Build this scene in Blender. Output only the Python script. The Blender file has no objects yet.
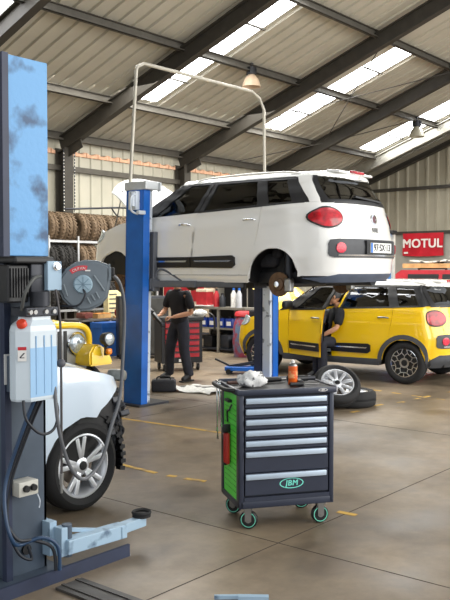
import bpy, bmesh, math, random
from mathutils import Vector, Matrix
random.seed(7)
R = math.radians
sc = bpy.context.scene
col = sc.collection

# ------------------------------------------------------------ camera, sky, light, exposure
YAW, PITCH, CAM_H, FOC = 39.7, math.atan(30 / 820.0), 1.78, 820.0
cd = bpy.data.cameras.new('camera'); cam = bpy.data.objects.new('camera', cd); col.objects.link(cam)
cam.location = (0, 0, CAM_H)
cam.rotation_euler = (R(90) - PITCH, 0, R(YAW) - R(90))
cd.sensor_fit = 'VERTICAL'; cd.sensor_height = 36.0; cd.lens = 36.0 * FOC / 600.0
cd.clip_start = 0.05; cd.clip_end = 300
sc.camera = cam
w = bpy.data.worlds.new('sky'); sc.world = w; w.use_nodes = True
wb = w.node_tree.nodes['Background']
wb.inputs[0].default_value = (0.93, 0.965, 1.0, 1); wb.inputs[1].default_value = 0.78
SKYLIGHT = 8.0
def area(name, loc, rot, sx, sy, power, colr):
    l = bpy.data.lights.new(name, 'AREA'); l.shape = 'RECTANGLE'; l.size = sx; l.size_y = sy
    l.energy = power; l.color = colr
    o = bpy.data.objects.new(name, l); col.objects.link(o); o.location = loc; o.rotation_euler = rot
    return o
# daylight through the open front and the open side of the shed
area('daylight_open_front', (13, -4.5, 4.4), (R(70), 0, R(-8)), 16, 6, 980, (1.0, 0.97, 0.92))
area('daylight_roof_lights', (14, 10.5, 5.6), (0, 0, 0), 10, 5, 620, (1.0, 0.97, 0.9))
sc.view_settings.view_transform = 'Standard'; sc.view_settings.look = 'None'
sc.view_settings.exposure = 0.72; sc.view_settings.gamma = 1.0; sc.view_settings.use_curve_mapping = False

# ------------------------------------------------------------ materials
def lin(c):
    def f(v):
        v /= 255.0
        return v / 12.92 if v <= 0.04045 else ((v + 0.055) / 1.055) ** 2.4
    return (f(c[0]), f(c[1]), f(c[2]), 1.0)
_m = {}
def mat(name, rgb, rough=0.5, metal=0.0, var=0.12, scale=6.0, bump=0.0, coat=0.0, rgb2=None, thr=None, bscale=None, spec=0.5):
    """principled with procedural noise; rgb2 + thr = worn patches of a second colour"""
    if name in _m: return _m[name]
    m = bpy.data.materials.new(name); m.use_nodes = True; nt = m.node_tree; b = nt.nodes['Principled BSDF']
    b.inputs['Roughness'].default_value = rough; b.inputs['Metallic'].default_value = metal
    b.inputs['Coat Weight'].default_value = coat; b.inputs['Coat Roughness'].default_value = 0.05
    b.inputs['Specular IOR Level'].default_value = spec
    tc = nt.nodes.new('ShaderNodeTexCoord'); n = nt.nodes.new('ShaderNodeTexNoise')
    n.inputs['Scale'].default_value = scale; n.inputs['Detail'].default_value = 5
    nt.links.new(tc.outputs['Object'], n.inputs['Vector'])
    cr = nt.nodes.new('ShaderNodeValToRGB'); c = lin(rgb)
    if rgb2:
        cr.color_ramp.elements[0].position = thr[0]; cr.color_ramp.elements[1].position = thr[1]
        cr.color_ramp.elements[0].color = lin(rgb2); cr.color_ramp.elements[1].color = c
    else:
        cr.color_ramp.elements[0].position = 0.3; cr.color_ramp.elements[1].position = 0.7
        cr.color_ramp.elements[0].color = tuple(v * (1 - var) for v in c[:3]) + (1,)
        cr.color_ramp.elements[1].color = tuple(min(1, v * (1 + var)) for v in c[:3]) + (1,)
    nt.links.new(n.outputs['Fac'], cr.inputs['Fac']); nt.links.new(cr.outputs['Color'], b.inputs['Base Color'])
    if bump:
        n2 = nt.nodes.new('ShaderNodeTexNoise'); n2.inputs['Scale'].default_value = bscale or scale * 6
        nt.links.new(tc.outputs['Object'], n2.inputs['Vector'])
        bp = nt.nodes.new('ShaderNodeBump'); bp.inputs['Strength'].default_value = bump; bp.inputs['Distance'].default_value = 0.02
        nt.links.new(n2.outputs['Fac'], bp.inputs['Height']); nt.links.new(bp.outputs['Normal'], b.inputs['Normal'])
    _m[name] = m
    return m
def emit(name, rgb, s):
    m = bpy.data.materials.new(name); m.use_nodes = True; nt = m.node_tree
    nt.nodes.remove(nt.nodes['Principled BSDF']); e = nt.nodes.new('ShaderNodeEmission')
    e.inputs[0].default_value = lin(rgb); e.inputs[1].default_value = s
    nt.links.new(e.outputs[0], nt.nodes['Material Output'].inputs[0]); return m
def glass(name, tint, gloss=0.9, ior=1.5):
    m = bpy.data.materials.new(name); m.use_nodes = True; nt = m.node_tree
    nt.nodes.remove(nt.nodes['Principled BSDF'])
    t = nt.nodes.new('ShaderNodeBsdfTransparent'); t.inputs[0].default_value = lin(tint)
    g = nt.nodes.new('ShaderNodeBsdfGlossy'); g.inputs['Color'].default_value = (gloss, gloss, gloss, 1); g.inputs['Roughness'].default_value = 0.02
    fr = nt.nodes.new('ShaderNodeFresnel'); fr.inputs[0].default_value = ior
    mx = nt.nodes.new('ShaderNodeMixShader')
    nt.links.new(fr.outputs[0], mx.inputs[0]); nt.links.new(t.outputs[0], mx.inputs[1]); nt.links.new(g.outputs[0], mx.inputs[2])
    nt.links.new(mx.outputs[0], nt.nodes['Material Output'].inputs[0]); return m

BLACK = mat('black_plastic', (22, 23, 26), 0.45)
RUBBER = mat('rubber', (30, 30, 31), 0.8, bump=0.1)
OLDRUB = mat('dusty_rubber', (104, 86, 66), 0.85, var=0.3, scale=9)
STEEL = mat('bare_steel', (150, 150, 148), 0.35, 0.9)
DARKSTEEL = mat('dark_steel', (58, 60, 66), 0.45, 0.5, var=0.25)
CHROME = mat('chrome', (225, 228, 232), 0.12, 1.0, var=0.03)
ALLOY = mat('alloy', (222, 225, 230), 0.32, 0.6, var=0.05)
WHITEPAINT = mat('white_car_paint', (240, 240, 237), 0.25, 0, var=0.02, scale=1.5, coat=0.8)
YELLOW = mat('yellow_car_paint', (246, 200, 8), 0.28, 0, var=0.03, scale=1.5, coat=0.8)
JYELLOW = mat('old_yellow_paint', (245, 203, 30), 0.35, 0, var=0.08, coat=0.5)
CGLASS = glass('tinted_car_glass', (190, 204, 200), ior=1.65)
DGLASS = glass('dark_tinted_glass', (76, 86, 85), ior=2.0)
CLGLASS = glass('clear_glass', (225, 230, 232))
REDLAMP = mat('red_lamp', (176, 4, 26), 0.2, 0, var=0.5, scale=14, coat=0.35)
PINKLAMP = mat('red_reflector', (214, 48, 72), 0.25, 0, var=0.3, scale=60, coat=0.3)
LAMPG = mat('lamp_glass', (196, 206, 212), 0.15, 0.6, var=0.35, scale=40)
AMBER = mat('amber_lens', (245, 140, 10), 0.2, 0, coat=0.6)
CLAD = mat('grey_cladding', (74, 76, 80), 0.6)
BLUE = mat('lift_blue', (14, 98, 190), 0.4, 0, var=0.18, scale=3, coat=0.2)
LIFTGREY = mat('lift_grey', (92, 96, 104), 0.5, 0.2, var=0.2)
LIFTWHITE = mat('lift_white', (205, 214, 224), 0.4, 0.1, var=0.12, scale=12, rgb2=(120, 128, 140), thr=(0.32, 0.42))
SKYBLUE = mat('worn_light_blue', (104, 164, 216), 0.5, 0, scale=5, rgb2=(52, 84, 120), thr=(0.33, 0.47), bump=0.1)
ARMBLUE = mat('pale_blue_paint', (158, 184, 204), 0.5, 0, scale=9, rgb2=(96, 118, 140), thr=(0.30, 0.42))
SLATE = mat('slate_blue', (72, 84, 98), 0.5, 0.1, var=0.2, scale=4)
NAVY = mat('navy_paint_and_shade', (44, 52, 74), 0.5, 0.1, var=0.2, scale=5)
SKIN = mat('skin', (196, 144, 112), 0.5, var=0.06, scale=12)
HAIR = mat('dark_hair', (46, 40, 38), 0.7, var=0.3, scale=40)
SHIRT = mat('black_shirt', (26, 26, 32), 0.85, var=0.25, scale=10, bump=0.2)
TROUS = mat('charcoal_trousers', (38, 40, 50), 0.85, var=0.25, scale=10, bump=0.2)
WOOD = mat('raw_wood', (190, 150, 98), 0.7, var=0.25, scale=8)
SEAT = mat('seat_fabric', (50, 50, 54), 0.85, var=0.2, scale=20)
WHITEISH = mat('white_cloth', (226, 226, 222), 0.9, var=0.15, scale=25, bump=0.4)
PALESTEEL = mat('pale_steel', (150, 146, 134), 0.45, 0.4, var=0.15)

# ------------------------------------------------------------ mesh builder
class MB:
    def __init__(s): s.bm = bmesh.new()
    def box(s, c, d, rot=None, bev=0.0, seg=2):
        b = bmesh.new(); bmesh.ops.create_cube(b, size=1.0)
        bmesh.ops.scale(b, vec=Vector(d), verts=b.verts)
        if bev: bmesh.ops.bevel(b, geom=list(b.edges), offset=min(bev, min(d) * 0.49), segments=seg, affect='EDGES', profile=0.5)
        M = Matrix.Translation(Vector(c)) @ (rot.to_4x4() if rot else Matrix())
        bmesh.ops.transform(b, matrix=M, verts=b.verts); return s._add(b)
    def span(s, a, b_, bev=0.0):
        a = Vector(a); b_ = Vector(b_)
        return s.box((a + b_) / 2, [abs(b_[i] - a[i]) for i in range(3)], None, bev)
    def _add(s, b):
        me = bpy.data.meshes.new('t'); b.to_mesh(me); b.free(); s.bm.from_mesh(me); bpy.data.meshes.remove(me); return s
    def bar(s, p0, p1, wx, wz, up=(0, 0, 1), bev=0.0):
        p0 = Vector(p0); p1 = Vector(p1); d = p1 - p0; x = d.normalized(); u = Vector(up)
        y = u.cross(x)
        if y.length < 1e-4: y = Vector((0, 1, 0)).cross(x)
        y.normalize(); z = x.cross(y)
        return s.box((p0 + p1) / 2, (d.length, wx, wz), Matrix((x, y, z)).transposed(), bev)
    def cyl(s, p0, p1, r, r2=None, seg=16):
        p0 = Vector(p0); p1 = Vector(p1); d = p1 - p0; b = bmesh.new()
        bmesh.ops.create_cone(b, cap_ends=True, segments=seg, radius1=r, radius2=r if r2 is None else r2, depth=d.length)
        M = Matrix.Translation((p0 + p1) / 2) @ d.to_track_quat('Z', 'Y').to_matrix().to_4x4()
        bmesh.ops.transform(b, matrix=M, verts=b.verts); return s._add(b)
    def ball(s, c, r, sc_=(1, 1, 1), seg=14, rot=None):
        b = bmesh.new(); bmesh.ops.create_uvsphere(b, u_segments=seg, v_segments=max(6, seg // 2 + 2), radius=r)
        bmesh.ops.scale(b, vec=Vector(sc_), verts=b.verts)
        bmesh.ops.transform(b, matrix=Matrix.Translation(Vector(c)) @ (rot.to_4x4() if rot else Matrix()), verts=b.verts); return s._add(b)
    def lathe(s, prof, c=(0, 0, 0), axis=(0, 0, 1), seg=24, close=False):
        """prof: (radius, height) pairs"""
        q = Vector(axis).to_track_quat('Z', 'Y').to_matrix(); c = Vector(c); bm = s.bm; rings = []
        for (r, h) in prof:
            if r < 1e-5: rings.append([bm.verts.new(c + q @ Vector((0, 0, h)))])
            else: rings.append([bm.verts.new(c + q @ Vector((r * math.cos(2 * math.pi * i / seg), r * math.sin(2 * math.pi * i / seg), h))) for i in range(seg)])
        pr = list(zip(rings, rings[1:]))
        if close: pr.append((rings[-1], rings[0]))
        for A, B in pr:
            for i in range(seg):
                j = (i + 1) % seg
                if len(A) == 1 and len(B) == 1: continue
                if len(A) == 1: bm.faces.new((A[0], B[i], B[j]))
                elif len(B) == 1: bm.faces.new((A[i], A[j], B[0]))
                else: bm.faces.new((A[i], A[j], B[j], B[i]))
        return s
    def tube(s, pts, r, seg=8, smooth=True, n=6):
        P = [Vector(p) for p in pts]
        if smooth and len(P) > 2:
            Q = []
            for i in range(len(P) - 1):
                a = P[max(i - 1, 0)]; b = P[i]; c = P[i + 1]; d = P[min(i + 2, len(P) - 1)]
                for k in range(n):
                    t = k / n
                    Q.append(0.5 * ((2 * b) + (c - a) * t + (2 * a - 5 * b + 4 * c - d) * t * t + (3 * b - a - 3 * c + d) * t ** 3))
            Q.append(P[-1]); P = Q
        bm = s.bm; rings = []; u = None
        for i, p in enumerate(P):
            t = (P[min(i + 1, len(P) - 1)] - P[max(i - 1, 0)]).normalized()
            if u is None:
                u = t.orthogonal().normalized()
            else:
                u = (u - t * u.dot(t)).normalized()
            v = t.cross(u); rr = r if not callable(r) else r(i / (len(P) - 1))
            rings.append([bm.verts.new(p + rr * (math.cos(2 * math.pi * k / seg) * u + math.sin(2 * math.pi * k / seg) * v)) for k in range(seg)])
        for A, B in zip(rings, rings[1:]):
            for k in range(seg): bm.faces.new((A[k], A[(k + 1) % seg], B[(k + 1) % seg], B[k]))
        bm.faces.new(rings[0][::-1]); bm.faces.new(rings[-1]); return s
    def prism(s, poly, f0, f1):
        """poly: list of 2d points; f0/f1 map a point to 3d on each end"""
        bm = s.bm; a = [bm.verts.new(Vector(f0(*p))) for p in poly]; b = [bm.verts.new(Vector(f1(*p))) for p in poly]
        n = len(poly); fs = [bm.faces.new(a), bm.faces.new(b[::-1])]
        for i in range(n): bm.faces.new((a[i], b[i], b[(i + 1) % n], a[(i + 1) % n]))
        bmesh.ops.triangulate(bm, faces=fs, ngon_method='EAR_CLIP'); return s
    def grid(s, rows, thick=None):
        """rows of 3d points -> sheet; thick = vector that gives it a back"""
        bm = s.bm; V = [[bm.verts.new(Vector(p)) for p in r] for r in rows]
        for A, B in zip(V, V[1:]):
            for i in range(len(A) - 1): bm.faces.new((A[i], A[i + 1], B[i + 1], B[i]))
        if thick is not None:
            t = Vector(thick); W = [[bm.verts.new(Vector(p) + t) for p in r] for r in rows]
            for A, B in zip(W, W[1:]):
                for i in range(len(A) - 1): bm.faces.new((A[i], B[i], B[i + 1], A[i + 1]))
            def edge(a, b):
                for i in range(len(a) - 1): bm.faces.new((a[i], b[i], b[i + 1], a[i + 1]))
            edge(V[0], W[0]); edge(V[-1], W[-1]); edge([r[0] for r in V], [r[0] for r in W]); edge([r[-1] for r in V], [r[-1] for r in W])
        return s
    def xf(s, M):
        bmesh.ops.transform(s.bm, matrix=M, verts=s.bm.verts); return s
    def build(s, name, m, parent=None, smooth=None, label=None, norm=True):
        nr = getattr(s, 'nrm', None); vn = None
        if nr:
            s.bm.verts.index_update(); vn = [(0, 0, 0)] * len(s.bm.verts)
            for v, q in nr.items(): vn[v.index] = tuple(q)
        elif norm: bmesh.ops.recalc_face_normals(s.bm, faces=s.bm.faces)
        me = bpy.data.meshes.new(name); s.bm.to_mesh(me); s.bm.free()
        ms = m if isinstance(m, (list, tuple)) else [m]
        for x in ms: me.materials.append(x)
        if smooth is not None:
            for p in me.polygons: p.use_smooth = True
            me.set_sharp_from_angle(angle=R(smooth))
            if vn: me.normals_split_custom_set_from_vertices(vn)
        o = bpy.data.objects.new(name, me); col.objects.link(o)
        if parent: o.parent = parent
        if label: o['label'] = label
        return o
def tag(o, label=None, cat=None, group=None, kind=None):
    if label: o['label'] = label
    if cat: o['category'] = cat
    if group: o['group'] = group
    if kind: o['kind'] = kind
    return o
def thing(name, label, cat, loc=(0, 0, 0), rz=0.0, group=None):
    o = bpy.data.objects.new(name, None); col.objects.link(o); o.empty_display_size = 0.1
    o.location = loc; o.rotation_euler = (0, 0, rz); return tag(o, label, cat, group)
def struct(mb, name, m, smooth=None): return tag(mb.build(name, m, smooth=smooth), kind='structure')
def copy_tree(o, parent=None):
    c = o.copy(); col.objects.link(c)
    if parent: c.parent = parent
    for ch in list(o.children): copy_tree(ch, c)
    return c
def text_mesh(txt, size, depth, bold=0.0, shear=0.0, space=1.0):
    cu = bpy.data.curves.new('lettering', 'FONT'); cu.body = txt; cu.size = size; cu.extrude = depth; cu.offset = bold
    cu.align_x = 'CENTER'; cu.align_y = 'CENTER'; cu.shear = shear; cu.space_character = space
    o = bpy.data.objects.new('lettering', cu); col.objects.link(o)
    dg = bpy.context.evaluated_depsgraph_get(); me = bpy.data.meshes.new_from_object(o.evaluated_get(dg))
    bpy.data.objects.remove(o); bpy.data.curves.remove(cu); return me
def text(name, txt, size, depth, m, parent, M, bold=0.0, shear=0.0, space=1.0):
    me = text_mesh(txt, size, depth, 0.0, shear, space)
    if bold:
        b = bmesh.new()
        for dx, dy, dz in ((-bold, -bold * 0.5, 0), (bold, -bold * 0.5, depth * 0.1), (0, bold * 0.6, depth * 0.2), (-bold, bold * 0.5, -depth * 0.1), (bold, bold * 0.5, depth * 0.05)):
            c = me.copy(); c.transform(Matrix.Translation((dx, dy, dz))); b.from_mesh(c); bpy.data.meshes.remove(c)
        b.to_mesh(me); b.free()
    me.transform(M); me.name = name; me.materials.clear(); me.materials.append(m)
    o = bpy.data.objects.new(name, me); col.objects.link(o)
    if parent: o.parent = parent
    return o
def frame(origin, right, up):
    r = Vector(right).normalized(); u = Vector(up); u = (u - r * u.dot(r)).normalized(); n = r.cross(u)
    M = Matrix((r, u, n)).transposed().to_4x4(); M.translation = Vector(origin); return M
def skin(name, verts, edges, m, parent, root=0, sub=2):
    """limbs from a skeleton: verts = [(point, radius or (rx, ry))], one continuous surface"""
    me = bpy.data.meshes.new(name); me.from_pydata([v[0] for v in verts], edges, []); o = bpy.data.objects.new(name, me); col.objects.link(o)
    md = o.modifiers.new('s', 'SKIN'); md.use_smooth_shade = True; md.branch_smoothing = 0.4
    for i, v in enumerate(verts):
        r = v[1] if isinstance(v[1], tuple) else (v[1], v[1])
        sv = me.skin_vertices[0].data[i]; sv.radius = r; sv.use_root = (i == root)
    sb = o.modifiers.new('b', 'SUBSURF'); sb.levels = sub; sb.render_levels = sub
    dg = bpy.context.evaluated_depsgraph_get(); nm = bpy.data.meshes.new_from_object(o.evaluated_get(dg))
    bpy.data.objects.remove(o); nm.name = name; nm.materials.clear(); nm.materials.append(m)
    for p in nm.polygons: p.use_smooth = True
    q = bpy.data.objects.new(name, nm); col.objects.link(q)
    if parent: q.parent = parent
    return q

# ------------------------------------------------------------ the shed
YW, XG, EAVE, SLOPE = 15.0, 25.0, 4.60, 0.363
def roof_z(y): return EAVE + 0.30 + SLOPE * (YW - y)

def floor_material():
    m = bpy.data.materials.new('polished_concrete'); m.use_nodes = True; nt = m.node_tree; b = nt.nodes['Principled BSDF']
    N = nt.nodes.new; L = nt.links.new
    tc = N('ShaderNodeTexCoord')
    n1 = N('ShaderNodeTexNoise'); n1.inputs['Scale'].default_value = 0.55; n1.inputs['Detail'].default_value = 7; n1.inputs['Roughness'].default_value = 0.62
    n2 = N('ShaderNodeTexNoise'); n2.inputs['Scale'].default_value = 5.0; n2.inputs['Detail'].default_value = 9; n2.inputs['Roughness'].default_value = 0.7
    n3 = N('ShaderNodeTexNoise'); n3.inputs['Scale'].default_value = 1.3; n3.inputs['Detail'].default_value = 4
    for n in (n1, n2, n3): L(tc.outputs['Object'], n.inputs['Vector'])
    r1 = N('ShaderNodeValToRGB'); e = r1.color_ramp.elements
    e[0].position = 0.32; e[0].color = lin((96, 85, 71)); e[1].position = 0.66; e[1].color = lin((150, 133, 110))
    r2 = N('ShaderNodeValToRGB'); e = r2.color_ramp.elements
    e[0].position = 0.3; e[0].color = (0.72, 0.72, 0.72, 1); e[1].position = 0.7; e[1].color = (1.08, 1.08, 1.08, 1)
    r3 = N('ShaderNodeValToRGB'); e = r3.color_ramp.elements
    e[0].position = 0.34; e[0].color = (0.62, 0.62, 0.64, 1); e[1].position = 0.46; e[1].color = (1, 1, 1, 1)
    L(n1.outputs['Fac'], r1.inputs['Fac']); L(n2.outputs['Fac'], r2.inputs['Fac']); L(n3.outputs['Fac'], r3.inputs['Fac'])
    def mul(a, c):
        x = N('ShaderNodeMix'); x.data_type = 'RGBA'; x.blend_type = 'MULTIPLY'; x.inputs['Factor'].default_value = 1
        L(a, x.inputs['A']); L(c, x.inputs['B']); return x.outputs['Result']
    c = mul(mul(r1.outputs['Color'], r2.outputs['Color']), r3.outputs['Color'])
    L(c, b.inputs['Base Color'])
    rr = N('ShaderNodeMapRange'); rr.inputs['From Min'].default_value = 0.3; rr.inputs['From Max'].default_value = 0.7
    rr.inputs['To Min'].default_value = 0.30; rr.inputs['To Max'].default_value = 0.55
    L(n3.outputs['Fac'], rr.inputs['Value']); L(rr.outputs['Result'], b.inputs['Roughness'])
    bp = N('ShaderNodeBump'); bp.inputs['Strength'].default_value = 0.08; bp.inputs['Distance'].default_value = 0.01
    L(n2.outputs['Fac'], bp.inputs['Height']); L(bp.outputs['Normal'], b.inputs['Normal'])
    return m
m = MB(); m.span((-14, -16, -0.3), (XG, YW, 0)); struct(m, 'floor', floor_material())
JOINT = mat('joint_dirt', (66, 58, 50), 0.9)
m = MB()
for x in (0.3, 4.29, 8.3, 12.3, 16.3, 20.3): m.box((x, 0, 0.0), (0.008, 30, 0.002))
for y in (-4.9, -0.9, 3.11, 7.1, 11.1): m.box((5.5, y, 0.0), (38, 0.008, 0.0024))
struct(m, 'floor_joint', JOINT)
LINE = mat('worn_yellow_line', (198, 160, 74), 0.7, scale=5, rgb2=(140, 122, 94), thr=(0.34, 0.46))
def dash(name, pts, wd=0.055):
    m = MB()
    for a, b in pts: m.bar((a[0], a[1], 0.002), (b[0], b[1], 0.002), wd, 0.002)
    struct(m, name, LINE)
dash('floor_marking', [((5.13, 5.7), (5.10, 5.02)), ((5.10, 4.88), (5.12, 4.8)), ((5.12, 4.70), (5.16, 4.50)), ((5.13, 3.18), (5.14, 3.03))])
dash('floor_marking', [((6.72, 7.4), (6.83, 5.7)), ((6.83, 5.6), (6.9, 4.6))])
dash('floor_marking', [((8.85, 5.3), (9.0, 5.28)), ((9.5, 5.32), (9.65, 5.30)), ((9.9, 5.22), (10.02, 5.17)), ((10.3, 5.17), (10.45, 5.16)), ((10.55, 5.15), (10.72, 5.14)), ((11.2, 5.09), (11.45, 5.06))], 0.05)
dash('floor_marking', [((10.76, 6.5), (10.75, 6.33)), ((10.72, 6.05), (10.7, 5.9)), ((10.66, 5.7), (10.64, 5.55)), ((10.6, 5.35), (10.58, 5.2)), ((10.54, 4.95), (10.52, 4.82))], 0.05)

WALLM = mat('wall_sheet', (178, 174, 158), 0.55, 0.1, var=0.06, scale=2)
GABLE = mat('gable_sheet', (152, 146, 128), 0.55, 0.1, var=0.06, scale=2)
ROOFM = mat('roof_sheet', (184, 179, 164), 0.85, 0.0, var=0.05, scale=1.5, spec=0.15)
RAFT = mat('rafter_steel', (58, 54, 47), 0.65, 0.1, var=0.15)
PURL = mat('purlin_steel', (86, 82, 74), 0.6, 0.2, var=0.15)
# eaves wall: sheet with trapezoid ribs
def rib_profile(a, b, pitch=0.35, depth=0.035, wdt=0.05):
    P = [(a, 0)]; x = a + pitch * 0.5
    while x < b - wdt:
        P += [(x - wdt, 0), (x - wdt * 0.5, depth), (x + wdt * 0.5, depth), (x + wdt, 0)]; x += pitch
    return P + [(b, 0)]
pr = rib_profile(-6, XG)
m = MB(); m.grid([[(x, YW - d, 0) for x, d in pr], [(x, YW - d, EAVE + 0.24) for x, d in pr]], (0, 0.02, 0)); struct(m, 'wall_back', WALLM)
pg = rib_profile(-1, YW, 0.36, 0.05, 0.06)
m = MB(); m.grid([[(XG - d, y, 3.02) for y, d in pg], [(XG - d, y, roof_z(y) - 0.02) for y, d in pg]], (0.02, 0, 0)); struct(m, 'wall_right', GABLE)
LOWW = mat('lower_gable_panel', (158, 156, 146), 0.7, var=0.08, scale=3)
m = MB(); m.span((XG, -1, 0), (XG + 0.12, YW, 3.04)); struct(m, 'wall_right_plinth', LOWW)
m = MB(); m.span((XG - 0.10, -1, 2.96), (XG, YW, 3.06)); struct(m, 'trim_1', RAFT)
m = MB(); m.span((XG - 0.14, -1, 4.42), (XG - 0.03, YW, 4.52)); struct(m, 'trim_2', RAFT)
m = MB(); m.span((-6, YW - 0.13, 4.05), (XG, YW - 0.04, 4.17)); struct(m, 'trim_3', PURL)
# scalloped foam strip; daylight glowing in the eave gap is painted as peach colour
FOAMGLOW = mat('eave_filler_glow', (226, 178, 146), 0.8, var=0.2, scale=12)
m = MB(); x = -6
while x < XG - 0.2:
    m.prism([(x, EAVE - 0.17), (x + 0.33, EAVE - 0.17), (x + 0.33, EAVE - 0.06), (x + 0.27, EAVE - 0.06), (x + 0.2, EAVE - 0.10), (x + 0.08, EAVE - 0.10), (x, EAVE - 0.06)], lambda a, z: (a, YW - 0.06, z), lambda a, z: (a, YW, z)); x += 0.35
struct(m, 'trim_4', FOAMGLOW)
# skylight strips (X range, lowest Y) and the roof sheets around them
SKY = [(7.62, 8.46, 13.1), (12.68, 13.38, 13.12), (17.40, 18.20, 13.14), (22.38, 23.36, 13.14)]
SKY_TOP = 5.1; ROOF_LO = -4.0
cuts = [-6.0]
for a, b, _ in SKY: cuts += [a, b]
cuts.append(XG + 0.3)
m = MB()
def sheet(a, b, ylo, yhi):
    p = rib_profile(a, b, 0.35, 0.045, 0.035)
    m.grid([[(x, yhi, roof_z(yhi) - d) for x, d in p], [(x, ylo, roof_z(ylo) - d) for x, d in p]], (0, 0, 0.03))
for i in range(0, len(cuts) - 1):
    a, b = cuts[i], cuts[i + 1]
    if i % 2 == 0: sheet(a, b, ROOF_LO, YW + 0.3)
    else:
        ylo = SKY_TOP if i == 1 or i == 3 else 9.2
        sheet(a, b, SKY[i // 2][2], YW + 0.3); sheet(a, b, ROOF_LO, ylo)
struct(m, 'ceiling', ROOFM)
SKYM = emit('skylight_sheet', (250, 252, 255), SKYLIGHT)
for i, (a, b, yh) in enumerate(SKY):
    ylo = SKY_TOP if i < 2 else 9.2
    p = rib_profile(a, b, 0.17, 0.02, 0.02)
    m = MB(); m.grid([[(x, yh, roof_z(yh) - d) for x, d in p], [(x, ylo, roof_z(ylo) - d) for x, d in p]], (0, 0, 0.02)); struct(m, 'window_%d' % (i + 1), SKYM)
k = 7
for i, (a, b, yh) in enumerate(SKY):
    for y in (12.2, 10.1) if i > 1 else (12.2, 10.1, 8.0, 6.0):
        m = MB(); m.bar((a - 0.04, y, roof_z(y) - 0.045), (b + 0.04, y, roof_z(y) - 0.045), 0.06, 0.03); struct(m, 'trim_%d' % k, PURL); k += 1
# rafters
def ibeam(mb, x, y0, y1, off, h=0.34, wd=0.17):
    for (dz, hh, ww) in ((0, h, 0.02), (h / 2, 0.025, wd), (-h / 2, 0.025, wd)):
        mb.bar((x, y0, roof_z(y0) - off - h / 2 + dz), (x, y1, roof_z(y1) - off - h / 2 + dz), ww, hh)
for i, x in enumerate((0.6, 4.4, 8.25, 12.08, 16.06, 19.85, 23.45)):
    m = MB(); ibeam(m, x, YW - 0.1, ROOF_LO + 0.2, 0.15)
    m.box((x, YW - 0.5, roof_z(YW - 0.5) - 0.58), (0.02, 0.7, 0.24), Matrix.Rotation(-0.35, 3, 'X'))
    struct(m, 'rafter_beam', RAFT if i < 6 else PALESTEEL)  # last rafter drawn in a paler steel than the others
m = MB(); ibeam(m, XG - 0.25, YW - 0.1, ROOF_LO + 0.2, 0.20, 0.3, 0.2); struct(m, 'rafter_beam', RAFT)
m = MB(); m.bar((24.1, 14, roof_z(14) - 0.42), (24.1, 0, roof_z(0) - 0.42), 0.3, 0.06); m.bar((24.35, 14, roof_z(14) - 0.36), (24.35, 0, roof_z(0) - 0.36), 0.05, 0.16)
struct(m, 'trim_5', PALESTEEL)
# purlins: C section with a lip
for y in (14.85, 13.22, 11.12, 9.05, 7.0, 5.0, 3.0, 1.0):
    m = MB(); z = roof_z(y) - 0.05
    m.span((-6, y - 0.008, z - 0.17), (XG, y + 0.008, z)); m.span((-6, y - 0.07, z - 0.17), (XG, y, z - 0.155)); m.span((-6, y - 0.07, z - 0.012), (XG, y, z))
    m.span((-6, y - 0.07, z - 0.17), (XG, y - 0.06, z - 0.13))
    struct(m, 'purlin_beam', PURL)
# posts carrying the rafters
for x in (4.4, 8.25, 12.08, 16.06, 19.85, 23.45):
    m = MB(); yc = YW - 0.22
    m.span((x - 0.008, yc - 0.16, 0), (x + 0.008, yc + 0.16, EAVE - 0.1)); m.span((x - 0.12, yc - 0.17, 0), (x + 0.12, yc - 0.15, EAVE - 0.05)); m.span((x - 0.12, yc + 0.15, 0), (x + 0.12, yc + 0.17, EAVE - 0.05))
    struct(m, 'column', RAFT)
m = MB()
for sx in (-0.155, 0.155):
    m.span((12.08 + sx - 0.012, YW - 0.40, 3.1), (12.08 + sx + 0.012, YW - 0.385, 4.5))
st = struct(m, 'trim_6', DARKSTEEL)
m = MB(); z = 3.12
while z < 4.45:
    for sx in (-0.155, 0.155): m.box((12.08 + sx, YW - 0.402, z), (0.022, 0.006, 0.022))
    z += 0.075
m.build('lit_hole_row', mat('lit_hole_white', (225, 222, 210), 0.4), st)  # pale squares painted as light showing through the strips' holes
# thin bracing rods in the roof plane
m = MB()
for a, b in (((16.2, 12.7), (19.7, 8.95)), ((19.7, 12.7), (16.2, 8.95)), ((19.9, 12.7), (23.4, 9.0)), ((17.8, 14.4), (19.75, 12.8))):
    m.cyl((a[0], a[1], roof_z(a[1]) - 0.33), (b[0], b[1], roof_z(b[1]) - 0.33), 0.012, seg=6)
struct(m, 'bracing_beam', RAFT)

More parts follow.
